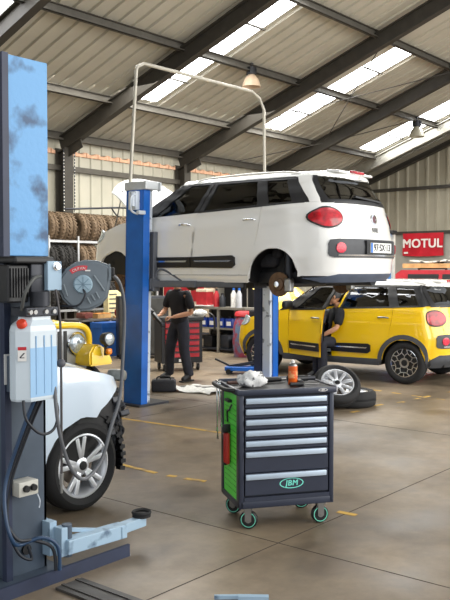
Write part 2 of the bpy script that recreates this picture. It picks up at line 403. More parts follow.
# ------------------------------------------------------------ high bay lamps
SHADE = mat('lamp_shade_acrylic', (216, 190, 160), 0.35, 0, var=0.08)
SHADE2 = mat('lamp_shade_grey', (196, 192, 174), 0.4, 0.3, var=0.08)
def lamp(x, y, ztop, s, shade, label):
    t = thing('high_bay_lamp', label, 'lamp', (x, y, ztop), 0, 'high bay lamps under the roof')
    m = MB(); m.cyl((0, 0, 0), (0, 0, -0.10 * s), 0.012, seg=8); m.box((0, 0, 0), (0.06, 0.06, 0.03)); m.build('hanger', DARKSTEEL, t)
    m = MB(); m.cyl((0, 0, -0.08 * s), (0, 0, -0.21 * s), 0.10 * s, seg=20); m.cyl((0, 0, -0.21 * s), (0, 0, -0.235 * s), 0.115 * s, seg=20)
    for k in range(10):
        a = k * math.pi / 5; m.box((0.1 * s * math.cos(a), 0.1 * s * math.sin(a), -0.145 * s), (0.03 * s, 0.008, 0.12 * s), Matrix.Rotation(a, 3, 'Z'))
    m.build('ballast_housing', BLACK if shade is SHADE else DARKSTEEL, t, 40)
    m = MB(); m.lathe([(0.07 * s, -0.235 * s), (0.10 * s, -0.27 * s), (0.155 * s, -0.34 * s), (0.19 * s, -0.44 * s), (0.205 * s, -0.50 * s), (0.2 * s, -0.50 * s), (0.185 * s, -0.44 * s), (0.15 * s, -0.345 * s), (0.07 * s, -0.245 * s)], seg=28)
    m.build('shade', shade, t, 60)
    m = MB(); m.ball((0, 0, -0.33 * s), 0.055 * s, (1, 1, 1.5)); m.build('bulb', WHITEISH, t, 60)
lamp(14.25, 11.08, 6.27, 1.0, SHADE, 'high bay lamp with black top and peach shade above the white car')
lamp(22.1, 11.08, 6.22, 1.12, SHADE2, 'grey high bay lamp hanging in front of the farther bright skylight')

# ------------------------------------------------------------ wheels and tyres
def tyre_mesh(r, wd, rim, lugs=0, sq=0.0):
    m = MB(); h = wd / 2
    m.lathe([(rim, -h * 0.82), (rim + (r - rim) * 0.45, -h), (r - 0.035, -h * 0.93), (r - 0.008, -h * 0.72), (r, -h * 0.4), (r, -h * 0.12), (r - 0.012, -h * 0.1), (r - 0.012, -h * 0.04), (r, -h * 0.02),
             (r, h * 0.02), (r - 0.012, h * 0.04), (r - 0.012, h * 0.1), (r, h * 0.12), (r, h * 0.4), (r - 0.008, h * 0.72), (r - 0.035, h * 0.93), (rim + (r - rim) * 0.45, h), (rim, h * 0.82), (rim - 0.015, h * 0.6), (rim - 0.015, -h * 0.6)],
            axis=(0, 1, 0), seg=44, close=True)
    if lugs:
        for k in range(lugs):
            a = 2 * math.pi * k / lugs
            for sgn in (-1, 1):
                rot = Matrix.Rotation(-a, 3, 'Y') @ Matrix.Rotation(sgn * 0.5, 3, 'X')
                m.box((Vector((math.cos(a), 0, math.sin(a))) * (r - 0.002)) + Vector((0, sgn * h * 0.5, 0)), (0.022, wd * 0.42, r * 2.2 / lugs), rot)
    return m
def rim_mesh(rim, wd, n, double, face):
    m = MB(); h = wd / 2; f = face
    m.lathe([(rim + 0.008, f), (rim - 0.012, f + 0.004), (rim - 0.03, f - 0.02), (rim - 0.035, -h * 0.8), (rim - 0.02, -h * 0.8), (rim - 0.012, f - 0.03)], axis=(0, 1, 0), seg=40, close=True)
    m.lathe([(0.0, f - 0.008), (0.05, f - 0.01), (0.075, f - 0.03), (0.075, f - 0.07), (0, f - 0.07)], axis=(0, 1, 0), seg=24)
    for k in range(n):
        a = 2 * math.pi * k / n + 0.2
        for d in ((-0.17, 0.17) if double else (0.0,)):
            a0 = a + d * 0.45; a1 = a + d
            p0 = Vector((math.cos(a0) * 0.055, f - 0.03, math.sin(a0) * 0.055)); p1 = Vector((math.cos(a1) * (rim - 0.02), f - 0.012, math.sin(a1) * (rim - 0.02)))
            m.bar(p0, p1, 0.036 if double else 0.044, 0.03, up=(0, 1, 0), bev=0.006)
    return m
DISC = mat('brake_disc_steel', (128, 118, 108), 0.35, 0.8, var=0.1)
HUBM = mat('rusty_hub', (112, 88, 68), 0.6, 0.5, var=0.3, scale=20)
def make_wheel(parent, name, loc, r, wd, rim, n, double, side=1, style='plain', top=None):
    o = tyre_mesh(r, wd, rim, 0).build(name, RUBBER, parent, 40); o.location = loc
    if side < 0: o.rotation_euler = (0, 0, math.pi)
    h = wd / 2
    if style == 'two_tone':
        MB().lathe([(0, h * 0.45), (rim - 0.02, h * 0.55), (rim - 0.02, h * 0.3), (0, h * 0.3)], axis=(0, 1, 0), seg=32).build('rim_dish', BLACK, o, 40)
        m = MB(); f = h * 0.78
        m.lathe([(rim + 0.006, f), (rim - 0.012, f + 0.004), (rim - 0.02, f - 0.02), (rim - 0.0, f - 0.02)], axis=(0, 1, 0), seg=40, close=True)
        for k in range(5):
            a = 2 * math.pi * k / 5 + 0.35
            def P(rr, da): return Vector((math.cos(a + da) * rr, f - 0.006, math.sin(a + da) * rr))
            for q0, q1 in (((0.07, 0), (rim * 0.5, 0.0)), ((rim * 0.5, 0.0), (rim * 0.72, 0.30)), ((rim * 0.5, 0), (rim * 0.72, -0.30)), ((rim * 0.72, 0.30), (rim - 0.01, 0.16)), ((rim * 0.72, -0.30), (rim - 0.01, -0.16)),
                           ((rim * 0.72, 0.30), (rim * 0.66, 0.62)), ((rim * 0.66, 0.62), (rim * 0.72, 2 * math.pi / 5 - 0.30)), ((rim * 0.66, 0.628), (rim - 0.01, 0.628))):
                m.bar(P(*q0), P(*q1), 0.016, 0.02, up=(0, 1, 0))
        m.lathe([(0.05, f), (0.08, f), (0.08, f - 0.02), (0.05, f - 0.02)], axis=(0, 1, 0), seg=20, close=True)
        m.build('rim', CHROME, o, 40)
        MB().lathe([(0, f + 0.004), (0.045, f), (0.05, f - 0.02)], axis=(0, 1, 0), seg=18).build('hub_cap', BLACK, o, 40)
    else:
        MB().lathe([(0, h * 0.1), (rim * 0.62, h * 0.1), (rim * 0.62, -0.01), (0, -0.01)], axis=(0, 1, 0), seg=32).build('brake_disc', DISC, o, 40)
        rim_mesh(rim, wd, n, double, h * 0.8).build('rim', ALLOY, o, 40)
        MB().lathe([(0, h * 0.8 + 0.004), (0.032, h * 0.8), (0.036, h * 0.8 - 0.02)], axis=(0, 1, 0), seg=18).build('hub_cap', BLACK, o, 40)
    return o

# ------------------------------------------------------------ the compact people carrier (built twice and, damaged, a third time)
def lerp_tab(tab, z):
    if z <= tab[0][0]: return tab[0][1]
    for (a, u), (b, v) in zip(tab, tab[1:]):
        if z <= b:
            t = (z - a) / (b - a); t = t * t * (3 - 2 * t); return u + (v - u) * t
    return tab[-1][1]
XR, XF, HWID = -1.40, 1.25, 0.89
def quarter(xs, ln, n):
    P = []
    for i in range(181):
        t = i / 180 * math.pi / 2
        P.append((xs + ln * math.sin(t) ** (2 / n) if i else xs, HWID * max(0.0, math.cos(t)) ** (2 / n)))
    s = [0.0]
    for a, b in zip(P, P[1:]): s.append(s[-1] + math.hypot(b[0] - a[0], b[1] - a[1]))
    return P, s
QR, SRl = quarter(XR, -0.68, 2.7); QF, SFl = quarter(XF, 0.77, 3.3)
S_R = XR - SRl[-1]; S_F = XF + SFl[-1]
WZ = [(0.2, 0.83), (0.36, 0.872), (0.6, 0.89), (0.92, 0.885), (1.14, 0.858), (1.3, 0.80), (1.45, 0.735), (1.56, 0.675)]
DR = [(0.22, 0.14), (0.42, 0.03), (0.70, 0.0), (0.95, 0.06), (1.2, 0.12), (1.5, 0.27), (1.62, 0.34)]
DF = [(0.2, 0.12), (0.5, 0.0), (0.75, 0.03), (0.95, 0.16), (1.1, 0.3)]
def look(Q, S, d):
    lo, hi = 0, len(S) - 1
    while hi - lo > 1:
        md = (lo + hi) // 2
        if S[md] <= d: lo = md
        else: hi = md
    t = 0 if S[hi] == S[lo] else min(1, (d - S[lo]) / (S[hi] - S[lo]))
    return Q[lo][0] + (Q[hi][0] - Q[lo][0]) * t, Q[lo][1] + (Q[hi][1] - Q[lo][1]) * t
TAIL = 0.0   # extra length between the rear wheel arch and the tail
def cm(s, z):
    flip = 1
    if s < S_R: s = 2 * S_R - s; flip = -1
    if s > S_F: s = 2 * S_F - s; flip = -1
    if s < XR: X, Y = look(QR, SRl, XR - s)
    elif s > XF: X, Y = look(QF, SFl, s - XF)
    else: X, Y = s, HWID
    s_ = min(1.0, max(0.0, (-1.66 - s) / 0.14)); wr = min(1, max(0, (-X - 0.9) / 1.1)); wf = min(1, max(0, (X - 1.15) / 0.85))
    X += lerp_tab(DR, z) * wr - lerp_tab(DF, z) * wf - TAIL * s_ * s_ * (3 - 2 * s_)
    return Vector((X, Y * flip * lerp_tab(WZ, z) / HWID, z))
def cn(s, z):
    a = cm(s + 0.01, z) - cm(s - 0.01, z); b = cm(s, z + 0.01) - cm(s, z - 0.01)
    n = a.cross(b); n.normalize()
    p = cm(s, z)
    if n.dot(Vector((p.x * 0.3, p.y, 0))) < 0: n = -n
    return n
def rs(y):
    """path coordinate on the tail at half width y (right side: negative y)"""
    best = min(range(len(QR)), key=lambda i: abs(QR[i][1] - abs(y)))
    s = XR - SRl[best]; return s if y >= 0 else 2 * S_R - s
def panel(poly, off=0.0, thick=0.02, side=1, mb=None, ds=0.09, dz=0.07):
    b = bmesh.new(); vs = [b.verts.new((p[0], 0, p[1])) for p in poly]; f = b.faces.new(vs)
    bmesh.ops.triangulate(b, faces=[f], ngon_method='EAR_CLIP')
    s0 = min(p[0] for p in poly); s1 = max(p[0] for p in poly); z0 = min(p[1] for p in poly); z1 = max(p[1] for p in poly)
    x = math.floor(s0 / ds) * ds
    while x < s1:
        if x > s0 + 1e-3: bmesh.ops.bisect_plane(b, geom=b.verts[:] + b.edges[:] + b.faces[:], dist=1e-5, plane_co=(x, 0, 0), plane_no=(1, 0, 0))
        x += ds
    x = math.floor(z0 / dz) * dz
    while x < z1:
        if x > z0 + 1e-3: bmesh.ops.bisect_plane(b, geom=b.verts[:] + b.edges[:] + b.faces[:], dist=1e-5, plane_co=(0, 0, x), plane_no=(0, 0, 1))
        x += dz
    bmesh.ops.remove_doubles(b, verts=b.verts, dist=1e-3); bmesh.ops.dissolve_degenerate(b, edges=b.edges, dist=5e-4)
    out = mb or MB(); bm = out.bm; F = {}; B = {}; b.verts.index_update(); N_ = out.__dict__.setdefault('nrm', {})
    for v in b.verts:
        p = cm(v.co.x, v.co.z); n = cn(v.co.x, v.co.z); a = p + n * off; c = p + n * (off - thick)
        if side < 0: a.y = -a.y; c.y = -c.y; n.y = -n.y
        F[v] = bm.verts.new(a); B[v] = bm.verts.new(c); N_[F[v]] = n; N_[B[v]] = -n
    for f in b.faces:
        a = [F[v] for v in f.verts]; c = [B[v] for v in f.verts][::-1]
        fa = bm.faces.new(a); fc = bm.faces.new(c); fa.normal_update(); fc.normal_update()
        if fa.normal.dot(N_[a[0]]) < 0: fa.normal_flip(); fc.normal_flip()
    for e in b.edges:
        if len(e.link_faces) == 1:
            u, v = e.verts; q = [bm.verts.new(x.co) for x in (F[u], F[v], B[v], B[u])]; bm.faces.new(q)
    b.free(); return out
def arc(cx, cz, r, a0, a1, n=12): return [(cx + r * math.cos(R(a0 + (a1 - a0) * i / n)), cz + r * math.sin(R(a0 + (a1 - a0) * i / n))) for i in range(n + 1)]
def ell(cx, cz, a, b, n=24): return [(cx + a * math.cos(2 * math.pi * i / n), cz + b * math.sin(2 * math.pi * i / n)) for i in range(n)]
AX = 1.306
def belt(s): return 1.115 + (0.755 - s) * 0.04 if s > -1.8 else 1.217
def make_car(t, body, roofm, o):
    """t: the car's Empty at ground level in the middle of the wheelbase, x forward"""
    hw = o.get('wheels'); damaged = o.get('damaged')
    # shells that close the gaps: floor pan, tail box, engine box
    m = MB(); m.span((-1.85, -0.6, 0.27), (1.75, 0.6, 0.40)); m.span((-0.88, -0.83, 0.27), (0.86, 0.83, 0.38)); m.span((-1.85, -0.55, 0.38), (-0.95, 0.55, 0.80)); m.span((0.92, -0.55, 0.38), (1.70, 0.55, 0.90))
    m.span((-1.2, -0.72, 0.74), (-0.95, 0.72, 0.98)); m.span((0.78, -0.78, 0.38), (0.92, 0.78, 1.0))
    m.build('underbody', BLACK, t)
    for sd in (1, -1):
        # liners close the seams from inside
        if not (o.get('door_open') and sd > 0):
            panel([(0.80, 0.34), (0.90, 0.34)] + arc(AX, 0.33, 0.41, 175, 10) + [(1.85, 0.36), (1.85, 0.86), (0.80, 1.08), (-0.1, 1.11), (-1.15, 1.14), (-1.72, 1.18), (-1.72, 0.40)] + arc(-AX, 0.33, 0.41, 5, 172)[0:0] + [(-1.715, 0.36)] + arc(-AX, 0.33, 0.405, 172, 8) + [(-0.80, 0.34)], -0.03, 0.03, sd).build('inner_liner', BLACK, t, 40)
        else:
            panel([(0.80, 0.34), (0.90, 0.34)] + arc(AX, 0.33, 0.41, 175, 10) + [(1.85, 0.36), (1.85, 0.86), (0.80, 1.08)], -0.03, 0.03, sd).build('inner_liner', BLACK, t, 40)
            panel([(-0.07, 0.34), (-0.08, 0.9), (-0.16, 1.11), (-1.15, 1.14), (-1.72, 1.18), (-1.72, 0.40), (-1.715, 0.36)] + arc(-AX, 0.33, 0.405, 172, 8) + [(-0.80, 0.34)], -0.03, 0.03, sd).build('inner_liner', BLACK, t, 40)
        # wings
        if damaged and sd < 0:
            fp = [(0.765, 0.36), (0.925, 0.36)] + arc(AX, 0.33, 0.370, 175, 72) + [(1.47, 0.735), (1.66, 0.83), (1.92, 0.905), (1.86, 0.94), (1.62, 1.0), (1.3, 1.065), (0.765, belt(0.765))]
        else:
            fp = [(0.765, 0.36), (0.925, 0.36)] + arc(AX, 0.33, 0.370, 175, 5) + [(1.76, 0.36), (1.82, 0.6), (1.82, 0.90), (1.3, 1.05), (0.765, belt(0.765))]
        panel(fp, 0, 0.02, sd).build('front_wing', body, t, 40)
        # doors
        dt = o.get('door_open') and sd > 0
        dp = t
        if dt:
            dp = bpy.data.objects.new('front_door', None); col.objects.link(dp); dp.parent = t
            hinge = cm(0.755, 0.8); M = Matrix.Translation(hinge) @ Matrix.Rotation(R(-o['door_open']), 4, 'Z') @ Matrix.Translation(-hinge)
            dp.matrix_local = M
        fd = panel([(-0.046, 0.37), (0.756, 0.37), (0.756, belt(0.756)), (-0.136, belt(-0.136)), (-0.066, 0.92), (-0.046, 0.78)], 0, 0.02, sd).build('front_door' if not dt else 'door_panel', body, dp, 40)
        if dt: panel([(-0.03, 0.38), (0.74, 0.38), (0.74, 1.1), (-0.11, 1.12), (-0.05, 0.92)], -0.02, 0.07, sd).build('door_trim', SEAT, dp, 40)
        host = dp if dt else fd
        rd = panel([(-0.054, 0.37), (-0.054, 0.78), (-0.074, 0.92), (-0.144, belt(-0.144)), (-1.135, belt(-1.135)), (-1.10, 0.95), (-1.03, 0.70), (-0.955, 0.575), (-0.83, 0.47), (-0.785, 0.37)], 0, 0.02, sd).build('rear_door', body, t, 40)
        for pr_, q, nm in ((host, [(-0.043, 0.462), (0.72, 0.462), (0.72, 0.595), (-0.043, 0.595)], 'm'), (rd, [(-0.75, 0.49), (-0.70, 0.455), (-0.057, 0.462), (-0.057, 0.595), (-0.71, 0.61), (-0.75, 0.585)], 'm')):
            ml = panel(q, 0.022, 0.022, sd).build('side_moulding', BLACK, pr_, 40)
            s0 = min(p[0] for p in q); s1 = max(p[0] for p in q)
            panel([(s0 + 0.07, 0.532), (s1 - 0.07, 0.532), (s1 - 0.05, 0.552), (s0 + 0.05, 0.552)], 0.027, 0.008, sd).build('moulding_insert', CHROME, ml, 40)
        for pr_, cx, cz in ((host, 0.06, 1.0), (rd, -0.96, 1.03)):
            m = MB(); a = cm(cx - 0.09, cz); b_ = cm(cx, cz); c_ = cm(cx + 0.09, cz); nn = cn(cx, cz)
            pts = [a, a + nn * 0.03 + Vector((0.02, 0, 0)), b_ + nn * 0.042, c_ + nn * 0.03 - Vector((0.02, 0, 0)), c_]
            if sd < 0: pts = [Vector((p.x, -p.y, p.z)) for p in pts]
            m.tube(pts, 0.013, 8); m.build('handle', CHROME if body is WHITEPAINT else STEEL, pr_, 60)
        # rear quarter
        TL = rs(0.66)
        panel([(-0.795, 0.37), (-0.84, 0.475), (-0.96, 0.585)] + arc(-AX, 0.33, 0.370, 46, 175)[0:0] + [(-1.035, 0.71), (-1.106, 0.95), (-1.143, belt(-1.143)), (-1.72, belt(-1.72)), (-1.84, 1.22), (TL, 1.215), (TL, 0.67), (-1.75, 0.67), (-1.70, 0.62)] + arc(-AX, 0.33, 0.370, 139, 5) + [(-0.92, 0.37)], 0, 0.02, sd).build('rear_quarter', body, t, 40)
        # glasshouse
        gl = panel([(0.60, belt(0.6)), (-0.13, belt(-0.13)), (-0.29, 1.53), (0.09, 1.525)], -0.012, 0.006, sd).build('front_window', CGLASS, dp, 40)
        panel([(-0.13, belt(-0.13)), (-1.12, belt(-1.12)), (-1.02, 1.53), (-0.29, 1.53)], -0.012, 0.006, sd).build('rear_window', DGLASS if body is YELLOW else CGLASS, t, 40)
        panel([(-1.13, belt(-1.13)), (-1.70, belt(-1.70)), (-1.64, 1.50), (-1.03, 1.53)], -0.012, 0.006, sd).build('quarter_window', DGLASS, t, 40)
        m = MB()
        if not dt: panel([(0.765, belt(0.765)), (0.60, belt(0.6)), (0.065, 1.535), (0.16, 1.535)], 0, 0.03, sd, m)
        panel([(-0.145, belt(-0.145)), (-0.22, belt(-0.22)), (-0.36, 1.53), (-0.30, 1.53)], 0, 0.03, sd, m)
        if not dt: panel([(-0.06, belt(-0.06)), (-0.136, belt(-0.136)), (-0.29, 1.53), (-0.235, 1.53)], 0, 0.03, sd, m)
        panel([(-1.06, belt(-1.06)), (-1.24, belt(-1.24)), (-1.17, 1.53), (-0.98, 1.53)], 0, 0.03, sd, m)
        panel([(-1.60, belt(-1.60)), (-1.745, belt(-1.745)), (-1.695, 1.53), (-1.55, 1.53)], 0, 0.03, sd, m)
        panel([(0.15, 1.515), (-1.68, 1.50), (-1.68, 1.535), (0.06, 1.54)] if not dt else [(-0.30, 1.515), (-1.68, 1.50), (-1.68, 1.535), (-0.30, 1.54)], 0.002, 0.03, sd, m)
        panel([(-0.15, belt(-0.15) - 0.005), (-1.72, belt(-1.72) - 0.005), (-1.72, belt(-1.72) + 0.02), (-0.15, belt(-0.15) + 0.02)], 0.004, 0.01, sd, m)
        m.build('window_frame', BLACK, t, 40)
        if dt:
            m = MB()
            panel([(0.755, belt(0.755)), (0.60, belt(0.6)), (0.065, 1.53), (0.15, 1.53)], 0, 0.03, sd, m)
            panel([(-0.06, belt(-0.06)), (-0.136, belt(-0.136)), (-0.29, 1.53), (-0.235, 1.53)], 0, 0.03, sd, m)
            panel([(0.11, 1.50), (-0.28, 1.50), (-0.28, 1.535), (0.1, 1.535)], 0, 0.03, sd, m)
            panel([(0.755, belt(0.755) - 0.01), (-0.13, belt(-0.13) - 0.01), (-0.13, belt(-0.13) + 0.02), (0.755, belt(0.755) + 0.02)], 0.004, 0.02, sd, m)
            m.build('door_frame', BLACK, dp, 40)
            m = MB()
            panel([(0.80, 0.36), (0.765, 0.36), (0.765, belt(0.765)), (0.80, belt(0.8))], -0.02, 0.04, sd, m)
            panel([(-0.054, 0.36), (-0.09, 0.36), (-0.10, 0.9), (-0.18, belt(-0.18)), (-0.146, belt(-0.146)), (-0.076, 0.92), (-0.056, 0.78)], -0.015, 0.05, sd, m)
            panel([(-0.146, belt(-0.146)), (-0.18, belt(-0.18)), (-0.335, 1.54), (-0.30, 1.54)], 0.003, 0.05, sd, m)
            panel([(0.90, belt(0.765)), (0.79, belt(0.765)), (0.17, 1.545), (0.27, 1.545)], -0.02, 0.05, sd, m)
            panel([(0.80, 0.30), (-0.12, 0.30), (-0.12, 0.375), (0.80, 0.375)], -0.01, 0.12, sd, m)
            m.build('door_opening', body, t, 40)
        # front quarter pane and pillar
        panel([(0.78, belt(0.765)), (0.98, 1.085), (0.24, 1.545), (0.165, 1.54)], -0.004, 0.02, sd).build('windscreen_pillar', BLACK, t, 40)
        panel([(-1.745, belt(-1.745)), (-1.835, 1.22), (-1.775, 1.545), (-1.695, 1.545)], 0.004, 0.03, sd).build('tail_pillar', BLACK if body is YELLOW else body, t, 40)
        # sills
        panel([(0.90, 0.27), (0.92, 0.365), (-0.92, 0.365), (-0.90, 0.27)], -0.015, 0.05, sd).build('sill', CLAD if o.get('cladding') else body, t, 40)
        if o.get('cladding'):
            for cx in (AX, -AX):
                P = arc(cx, 0.33, 0.445, 178, 2, 18); Q = arc(cx, 0.33, 0.375, 2, 178, 18); panel(P + Q, 0.014, 0.03, sd).build('arch_cladding', CLAD, t, 40)
            panel([(0.88, 0.27), (0.87, 0.375), (-0.87, 0.375), (-0.88, 0.27)], 0.006, 0.02, sd).build('sill_cladding', CLAD, t, 40)
        else:
            for cx in (AX, -AX):
                if damaged and sd < 0 and cx > 0: continue
                P = arc(cx, 0.33, 0.380, 176, 4, 18); Q = arc(cx, 0.33, 0.360, 4, 176, 18); panel(P + Q, 0.006, 0.03, sd).build('arch_lip', body, t, 40)
        # inside of wheel wells
        for cx in ((AX, -AX)):
            rows = []
            for y in (0.82, 0.55):
                rows.append([(x, y * sd, z) for x, z in arc(cx, 0.33, 0.40, 185, -5, 16)])
            m = MB().grid(rows, (0, 0, 0.01)); m.prism(arc(cx, 0.33, 0.40, 185, -5, 16), lambda x, z: (x, 0.55 * sd, z), lambda x, z: (x, 0.53 * sd, z)); m.build('wheel_well', BLACK, t, 40)
        # tail lamp
        cxs = (-1.735 + rs(0.60)) / 2; tl = panel(ell(cxs, 1.035, (-1.735 - rs(0.60)) / 2, 0.108), 0.018, 0.03, sd, ds=0.05, dz=0.04).build('tail_lamp', REDLAMP, t, 40)
        P = ell(cxs, 1.035, (-1.735 - rs(0.60)) / 2 + 0.012, 0.127); Q = ell(cxs, 1.035, (-1.735 - rs(0.60)) / 2 - 0.004, 0.109)
        m = MB()
        for i in range(24):
            j = (i + 1) % 24
            panel([P[i], P[j], Q[j], Q[i]], 0.012, 0.02, sd, m, 0.2, 0.2)
        m.build('lamp_surround', BLACK, tl)
        # mirror
        c = cm(0.66, 1.16); m = MB(); m.box((c.x, sd * (c.y + 0.13), 1.20), (0.10, 0.20, 0.15), None, 0.045, 3); m.bar((c.x + 0.02, sd * (c.y - 0.01), 1.15), (c.x, sd * (c.y + 0.08), 1.17), 0.05, 0.04)
        m.build('wing_mirror', BLACK, dp, 40)
        if not (damaged and sd < 0):
            panel(ell(1.80, 0.90, 0.17, 0.09), 0.012, 0.03, sd, ds=0.05, dz=0.04).build('headlamp', LAMPG, t, 40)
    # tail: hatch, bumper, glass
    L, Rr = rs(0.655), rs(-0.655)
    panel([(L, 0.74), (L, 1.20), (Rr, 1.20), (Rr, 0.74)], 0, 0.02).build('hatch', body, t, 40)
    rwl, rwr = -1.845, 2 * S_R + 1.845
    rw = panel([(rwl, 1.215), (rwl + 0.06, 1.54), (rwr - 0.06, 1.54), (rwr, 1.215)], -0.004, 0.012).build('hatch_glass', DGLASS, t, 40)
    m = MB()
    panel([(rwl, 1.215), (rwl + 0.06, 1.54), (rwl - 0.01, 1.54), (rwl - 0.10, 1.215)], 0.002, 0.01, 1, m); panel([(rwr, 1.215), (rwr - 0.06, 1.54), (rwr + 0.01, 1.54), (rwr + 0.10, 1.215)], 0.002, 0.01, 1, m)
    panel([(rwl, 1.205), (rwl, 1.25), (rwr, 1.25), (rwr, 1.205)], 0.002, 0.01, 1, m)
    m.build('glass_border', BLACK, rw, 40)
    m = MB(); a = cm(S_R + 0.36, 1.28); b_ = cm(2 * S_R - (S_R + 0.30), 1.245); n = cn(S_R + 0.1, 1.26); m.bar(a + n * 0.02, b_ + n * 0.02, 0.03, 0.02); m.build('rear_wiper', BLACK, t)
    bl = -1.735; br = 2 * S_R + 1.735
    panel(arc(-AX, 0.33, 0.370, 175, 135) + [(bl, 0.695), (L - 0.0, 0.695), (L, 0.735), (Rr, 0.735), (Rr, 0.695), (br, 0.695)] + [(2 * S_R - a, b_) for a, b_ in arc(-AX, 0.33, 0.370, 135, 175)], 0.003, 0.03).build('rear_bumper', body, t, 40)
    panel([(-1.715, 0.36), (bl - 0.2, 0.47), (br + 0.2, 0.47), (2 * S_R + 1.715, 0.36), (br + 0.02, 0.27), (bl - 0.02, 0.27)] if o.get('cladding') else [(-1.70, 0.335), (-1.80, 0.345), (L, 0.385), (Rr, 0.385), (2 * S_R + 1.80, 0.345), (2 * S_R + 1.70, 0.335), (br + 0.1, 0.29), (bl - 0.1, 0.29)], 0.008, 0.04).build('rear_valance', CLAD if o.get('cladding') else mat('blue_grey_valance', (84, 94, 112), 0.5), t, 40)
    bx0, bx1 = rs(0.775), rs(-0.775)
    band = panel([(bx0, 0.62), (bx0 - 0.02, 0.59), (bx0 - 0.08, 0.575), (bx1 + 0.08, 0.575), (bx1 + 0.02, 0.59), (bx1, 0.62), (bx1, 0.735), (bx1 + 0.03, 0.775), (bx1 + 0.12, 0.785), (bx0 - 0.12, 0.785), (bx0 - 0.03, 0.775), (bx0, 0.735)], 0.014, 0.03).build('bumper_band', CLAD, t, 40)
    panel([(bx0 - 0.12, 0.592), (bx1 + 0.12, 0.592), (bx1 + 0.12, 0.612), (bx0 - 0.12, 0.612)], 0.02, 0.01).build('chrome_strip', CHROME, band, 40)
    for y in (0.665, -0.665):
        panel(ell(rs(y), 0.685, 0.06, 0.058), 0.024, 0.02, 1, None, 0.05, 0.05).build('rear_reflector', PINKLAMP, band, 40)
    n0 = cn(S_R + 0.02, 0.69); P0 = cm(S_R, 0.69)
    MB().span((P0.x - 0.02, -0.33, 0.615), (P0.x + 0.02, 0.33, 0.775)).build('plate_recess', BLACK, t)
    pl = MB().span((P0.x - 0.034, -0.26, 0.632), (P0.x - 0.016, 0.26, 0.748)).build('number_plate', mat('plate_white', (235, 236, 232), 0.4, var=0.03), t)
    MB().span((P0.x - 0.036, 0.215, 0.634), (P0.x - 0.03, 0.258, 0.746)).build('plate_band', mat('plate_blue', (30, 110, 200), 0.4), pl)
    if o.get('plate'):
        text('plate_lettering', o['plate'], 0.115, 0.002, mat('plate_ink', (40, 42, 48), 0.6), pl, frame((P0.x - 0.036, -0.02, 0.69), (0, -1, 0), (0, 0, 1)), 0.001)
    c = cm(S_R, 1.03); MB().lathe([(0.045, -0.008), (0.068, 0.0), (0.066, 0.012), (0.048, 0.014), (0.045, 0.008), (0.0, 0.006), (0, -0.008)], c - Vector((0.0, 0, 0)), (-1, 0, 0.12), 24).build('badge', CHROME, t, 40)
    MB().lathe([(0.0, 0.012), (0.042, 0.010), (0.042, 0.0), (0, 0)], c, (-1, 0, 0.12), 20).build('badge_centre', mat('badge_dark', (96, 60, 66), 0.4), t, 40)
    text('model_lettering', '500L', 0.085, 0.003, STEEL, t, frame(cm(S_R, 0.90) + Vector((-0.006, 0, 0)), (0, -1, 0), (0, 0, 1)), 0.001)
    # roof with rounded edges; windscreen; bonnet
    x0 = 0.24; rows = []; N = 26; ss = [x0 - (x0 - S_R) * i / N for i in range(N + 1)]; ss[-1] = S_R + 0.001
    vv = [-1, -0.97, -0.9, -0.75, -0.5, -0.25, 0, 0.25, 0.5, 0.75, 0.9, 0.97, 1]
    xr_end = cm(S_R, 1.535).x
    for s in ss:
        e = cm(s, 1.535); r = []
        for v in vv:
            g = (1 - abs(v) ** 3.2) ** 0.62 * min(1.0, max(0.0, (e.x - xr_end) / 0.30 + 0.02)) ** 0.5
            fx = 0.10 * (1 - v * v) * max(0, 1 - (x0 - s) / 0.6)
            r.append((e.x + fx - 0.03 * (1 - v * v) * (1 if s < -1.5 else 0), e.y * v, 1.535 + 0.10 * g))
        rows.append(r)
    MB().grid(rows, (0, 0, -0.03)).build('roof', roofm, t, 50)
    m = MB()
    m.box((xr_end + 0.11, 0, 1.602), (0.18, 0.84, 0.03), Matrix.Rotation(-0.10, 3, 'Y'), 0.012); m.build('roof_spoiler', roofm, t, 40)
    MB().box((xr_end + 0.012, 0, 1.606), (0.03, 0.32, 0.034), None, 0.01).build('brake_light', REDLAMP, t)
    for sd in (1, -1):
        m = MB(); m.tube([cm(0.02, 1.55) * 1, Vector((-0.1, 0.64, 1.595)), Vector((-0.8, 0.645, 1.61)), Vector((-1.35, 0.63, 1.595)), Vector((-1.55, 0.6, 1.56))] if sd > 0 else [Vector((p[0], -p[1], p[2])) for p in (cm(0.02, 1.55), (-0.1, 0.64, 1.595), (-0.8, 0.645, 1.61), (-1.35, 0.63, 1.595), (-1.55, 0.6, 1.56))], 0.014, 8)
        m.build('roof_rail', roofm, t, 60)
    rows = []
    for i in range(9):
        u = i / 8; rows.append([((0.98 + 0.20 * (1 - v * v)) * (1 - u) + (x0 + 0.10 * (1 - v * v)) * u + 0.04 * math.sin(math.pi * u), v * (0.80 * (1 - u) + 0.665 * u), (1.085 + 0.02 * (1 - v * v)) * (1 - u) + (1.535 + 0.105 * (1 - abs(v) ** 3.2) ** 0.62) * u) for v in vv])
    MB().grid(rows, (-0.004, 0, -0.004)).build('windscreen', CLGLASS, t, 50)
    def bon(u, v):
        xb = 1.0 + 0.19 * (1 - v * v); xf_ = 1.93 - 0.28 * abs(v) ** 2.5
        return Vector((xb + (xf_ - xb) * u, v * (0.80 - 0.06 * u), 1.075 - 0.02 * u - 0.16 * u * u + 0.035 * (1 - v * v)))
    rows = [[bon(i / 8, v) for v in vv] for i in range(9)]
